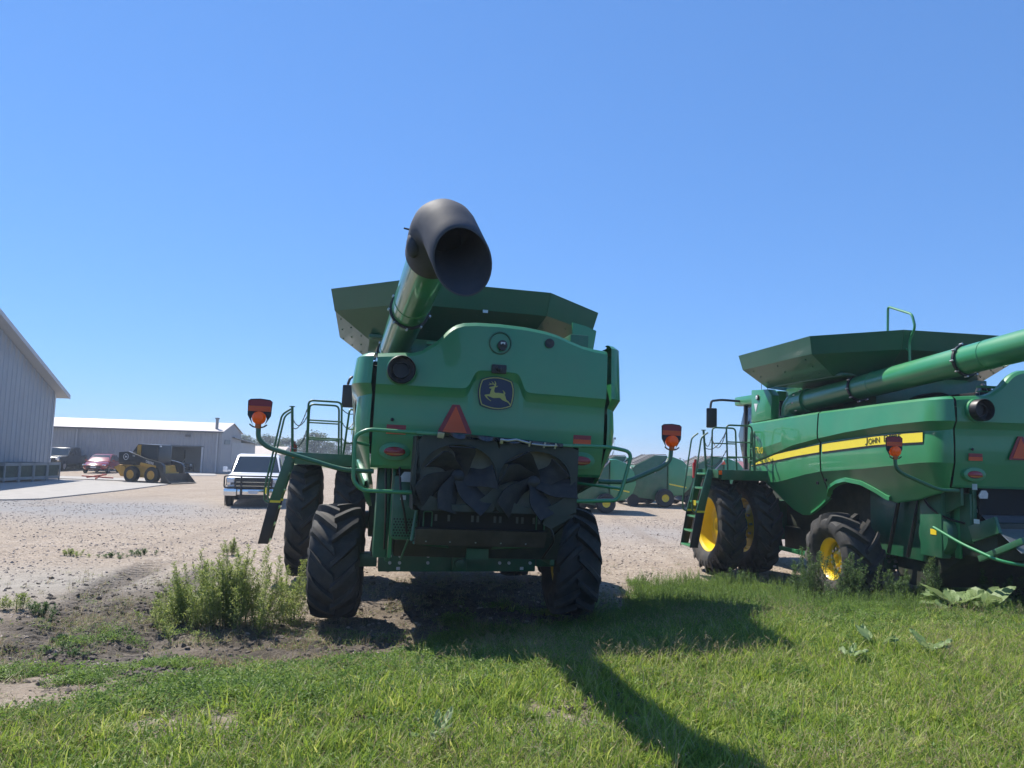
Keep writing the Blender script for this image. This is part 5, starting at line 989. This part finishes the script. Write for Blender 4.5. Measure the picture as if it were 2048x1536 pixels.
scatter('dry_litter', 'dead brown weed litter on the churned soil', 'litter', src('dry_tufts', 6, dry_src), P, rng.uniform(.5, 1.2, len(P)))
P = points(52000, 6.0, 30, lambda x, y: (1 - grassmask(x, y)) * (.35 + .65 * (fbm(x * .7, y * .7, 91) > .5)) * (1 - .5 * dirtmask(x, y)), pw=.8)
scatter('gravel_stones', 'loose pale stones scattered over the gravel yard', 'gravel', src('stones', 6, stone_src(ROCKM)), P, .006 + .030 * rng.uniform(0, 1, len(P)) ** 3, .5)
P = points(30000, 5.5, 14, lambda x, y: dirtmask(x, y) * (1 - .8 * grassmask(x, y)) * (.25 + .75 * (fbm(x * 2.2, y * 2.2, 95) > .52)), pw=.9)
scatter('soil_clods', 'dark lumps of churned soil near the wheels', 'soil', src('clods', 6, stone_src(CLODM)), P, .010 + .045 * rng.uniform(0, 1, len(P)) ** 3, .5)

def weed_bush(loc, wid, hgt, stems, m, label, group=None, name='weed_bush'):
    r = tag(empty(name, (loc[0], loc[1], gz(*loc))), label, 'weed', group); st = MB(); q = Quick()
    for k in range(stems):
        a = U(0, 6.28); rr = wid * min(1.25, abs(random.gauss(0, .55))); bx_, by_ = math.cos(a) * rr, math.sin(a) * rr * .7; le = U(.02, .16) + .22 * rr / wid; H = hgt * max(.3, 1 - .5 * (rr / wid) ** 2) * (U(.45, 1.0) if U(0, 1) < .85 else U(1.0, 1.2))
        d = Vector((math.cos(a) * math.sin(le), math.sin(a) * math.sin(le), math.cos(le))); b = Vector((bx_, by_, gz(loc[0] + bx_, loc[1] + by_) - gz(*loc) - .02))
        q.blade(b, a, H, .012, le, .02, 1, 2)
        if U(0, 1) < .12: q.blade(b + Vector((U(-.1, .1), U(-.1, .1), 0)), U(0, 6.28), H * U(.5, 1.1), .007, U(.2, .9), U(-.2, .8), 2, 4)
        nb = int(44 * H / .8) + 4
        for j in range(nb):
            t = .12 + .88 * j / nb; c = b + d * H * t; ba = U(0, 6.28); bl = (.24 * (1 - t) + .04) * U(.5, 1.1) * (.35 + .65 * hgt / .9); bd = Vector((math.cos(ba) * .75, math.sin(ba) * .75, .66))
            for i in range(8): q.leaf(c + bd * bl * (i + .5) / 8, U(0, 6.28), U(-.1, 1.0), U(.022, .048), U(.008, .015))
    q.obj('foliage', [m, STEM, STRAW], r); return r
weed_bush((-3.55, 9.95), .95, .92, 130, KOCHIA, 'big upright light green weed clump left of the near rear tyre of the emblem combine'.replace('left of', 'beside').replace('near ', ''))
weed_bush((-4.25, 10.1), .55, .62, 50, KOCHIA, 'smaller light green weed clump at the churned soil, edge of the big one')
weed_bush((-2.95, 10.5), .30, .85, 14, KOCHIA, 'slim pale weed stems standing against the rear tyre of the emblem combine')
for (px_, py_, w_, h_, n_, lb) in ((4.75, 12.0, .45, .86, 26, 'feathery green weed standing ahead of the yellow rear rim'), (5.15, 11.4, .50, .72, 30, 'dense dark green weed clump covering the yellow rear rim bottom'), (5.65, 11.0, .45, .52, 20, 'low dark weed clump behind the striped combine rear tyre'), (6.15, 10.9, .18, .78, 8, 'single tall dark weed spire in the striped combine shade'), (6.95, 10.7, .42, .60, 18, 'dark weed clump beside the pale broad leaves'), (7.6, 10.8, .5, .5, 14, 'dark weed clump under the steel tailboard'), (4.3, 14.3, .55, .34, 16, 'short green weeds below the dual front tyres')):
    weed_bush((px_, py_), w_, h_, n_, KOCHIA_D, lb, 'weeds along the striped combine')
for (px_, py_, w_, h_, lb) in ((-8.8, 15.4, .32, .17, 'small pale weed tuft alone on the gravel'), (-8.05, 15.5, .30, .14, 'small dark green weed tuft on the gravel beside its twin'), (-7.55, 15.9, .36, .18, 'wide low dark green weed tuft nearest the wheel ruts'.replace('nearest', 'next to')), (-6.75, 10.6, .42, .26, 'green weed patch on the pale silt beside the ruts'), (-6.2, 10.3, .25, .22, 'thin green weed patch at the rim of the rut'), (-5.9, 16.4, .18, .40, 'thin pale weed stems on gravel behind the big clump'), (-4.75, 8.3, .3, .13, 'small leafy weed on the churned soil'), (-5.2, 9.1, .16, .15, 'brownish weed sprout on the rut edge')):
    weed_bush((px_, py_), w_, h_, 12, KOCHIA if 'pale' in lb else KOCHIA_D, lb, 'small weeds on the gravel')
def broadleaf(loc, n, L, label, flat=.42):
    r = tag(empty('broadleaf_plant', (loc[0], loc[1], gz(*loc))), label, 'plant', 'broad-leaved plants in the grass')
    for k in range(n):
        az = U(0, 6.28); t0 = U(.3, 1.25) * flat * 2.2; Lk = L * U(.6, 1.1); rows = []; rr = U(0, .12); sgn = U(-.4, .4)
        for i in range(8):
            t = i / 7; w = Lk * .30 * math.sin(math.pi * min(1, t * .93 + .07)) ** .7; d = rr + Lk * t; h = .09 + Lk * t * math.sin(t0) * 1.2 - .25 * Lk * t * t; c = Vector((math.cos(az) * d, math.sin(az) * d, h)); p = Vector((-math.sin(az), math.cos(az), sgn))
            rows.append([c + p * w * s_ + Vector((0, 0, .25 * w * abs(s_) + .012 * math.sin(9 * t + 5 * s_ + k))) for s_ in (-1, -.5, 0, .5, 1)])
        MB().grid(rows).build('leaf', BURM, r, 50, fix=False)
    return r
broadleaf((5.85, 10.0), 18, .38, 'large sprawling plant with pale limp broad leaves in front of the weeds', .34)
broadleaf((6.3, 10.05), 14, .34, 'pale broad leaved plant drooping next to the sprawling one', .38)
broadleaf((3.55, 7.45), 6, .17, 'grey green thistle leaves rising out of the sunny grass')
broadleaf((3.95, 7.2), 5, .18, 'pair of upright pale leaves beside dead stems in the grass')
broadleaf((3.1, 6.9), 6, .13, 'small broad leaved weed among the tall grass blades')
broadleaf((-.42, 4.75), 7, .10, 'small bright broad leaved weed in the near lawn', .6)
broadleaf((1.25, 11.1), 9, .24, 'broad grey leaved plant in shade behind the axle')
broadleaf((.85, 11.0), 7, .20, 'rounded shade plant beside the broad grey leaved one')

def tree(loc, rw, h, label, kind, n=900):
    r = tag(empty('tree', loc), label, 'tree', 'trees behind the yard'); tb = MB(); tr_h = h * .42
    tb.tube([(0, 0, 0), (.05 * rw, 0, tr_h * .5), (0, .05, tr_h)], [h * .028, h * .02, h * .015], 7); cl = []
    for k in range(6):
        a = 2 * math.pi * k / 6 + U(-.4, .4); e = Vector((math.cos(a) * rw * .55, math.sin(a) * rw * .55, h * U(.5, .8))); tb.tube([(0, 0, tr_h * U(.6, .95)), e * .6 + Vector((0, 0, .1 * h)), e], [h * .012, h * .008, h * .003], 5); cl.append(e)
    tb.build('trunk', BARK, r, 40); q = Quick()
    for k in range(46 if kind else 40):
        a = U(0, 6.28); ph = U(-.55, 1.45); rr = rw * U(.25, .95); zc = h * .50 + math.sin(ph) * h * .42; taper = math.cos(max(0, ph)) if not kind else max(.12, 1 - (zc / h - .25) / .78)
        c = Vector((math.cos(a) * rr * taper, math.sin(a) * rr * taper, zc)); s_ = rw * U(.20, .42)
        for j in range(60):
            v = Vector((U(-1, 1), U(-1, 1), U(-.8, .8))); v = v.normalized() * U(.4, 1.05) * s_; q.leaf(c + v, U(0, 6.28), U(-.8, .8), s_ * U(.25, .5), s_ * U(.2, .36))
    q.obj('crown', TREEM, r); return r
for (px_, top, wpx, kd, lb, dd) in ((495, 872, 34, 0, 'dark spiky tree next to the shop gable', 170), (540, 874, 46, 0, 'broad dark tree behind the cream storage building', 175), (577, 878, 36, 0, 'rounded tree between the broad dark one and the railing', 185), (610, 882, 30, 0, 'low dark tree seen under the platform railing', 175), (634, 868, 48, 0, 'light topped tree rising behind the platform railing', 165), (664, 888, 36, 0, 'low olive tree beside the light topped one', 180), (680, 876, 16, 1, 'narrow dark cedar by the combine cab side', 165), (700, 884, 26, 0, 'sparse tree close to the emblem combine flank', 170), (462, 884, 30, 0, 'tree showing just over the shop roof', 180), (755, 893, 40, 0, 'dark tree seen through the emblem combine frame', 170)):
    hz = 911 + (px_ - 1024) * .0297; zt = 2.3 + (hz - top) / 1500 * dd; x_ = (px_ - 1024) / 1500 * dd
    tree((x_, dd, 0), wpx / 1500 * dd * .72, zt, lb, kd)

# far shelter belt on the horizon
q = Quick()
for k in range(5200):
    x_ = U(-420, 520); d_ = U(-6, 6); hh = 2.0 + 2.2 * vnoise(np.array([x_ * .05]), np.array([3.0]), 5)[0]
    q.leaf((x_, 430 + d_, U(.2, hh)), U(0, 6.28), U(-.9, .9), U(1.2, 2.4), U(.9, 1.8))
tag(q.obj('treeline', TREEM), 'low dark shelter belt far off on the horizon', 'treeline', kind='stuff')
# ------------------------------------------------------------------ thin summer haze
hz_ = MB().bx(-1300, 1300, -130, 1900, -1.2, 14.5).build('haze', [], smooth=0); tag(hz_, 'thin pale summer haze over the yard', 'haze', kind='stuff')
hm = bpy.data.materials.new('thin_haze'); hm.use_nodes = True; hm.node_tree.nodes.remove(hm.node_tree.nodes['Principled BSDF'])
pv = hm.node_tree.nodes.new('ShaderNodeVolumePrincipled'); pv.inputs['Color'].default_value = (.78, .88, 1, 1); pv.inputs['Density'].default_value = .0011; pv.inputs['Anisotropy'].default_value = .2
hm.node_tree.links.new(pv.outputs[0], hm.node_tree.nodes['Material Output'].inputs['Volume']); hz_.data.materials.append(hm)
scene.cycles.volume_bounces = 0; scene.cycles.volume_step_rate = 10
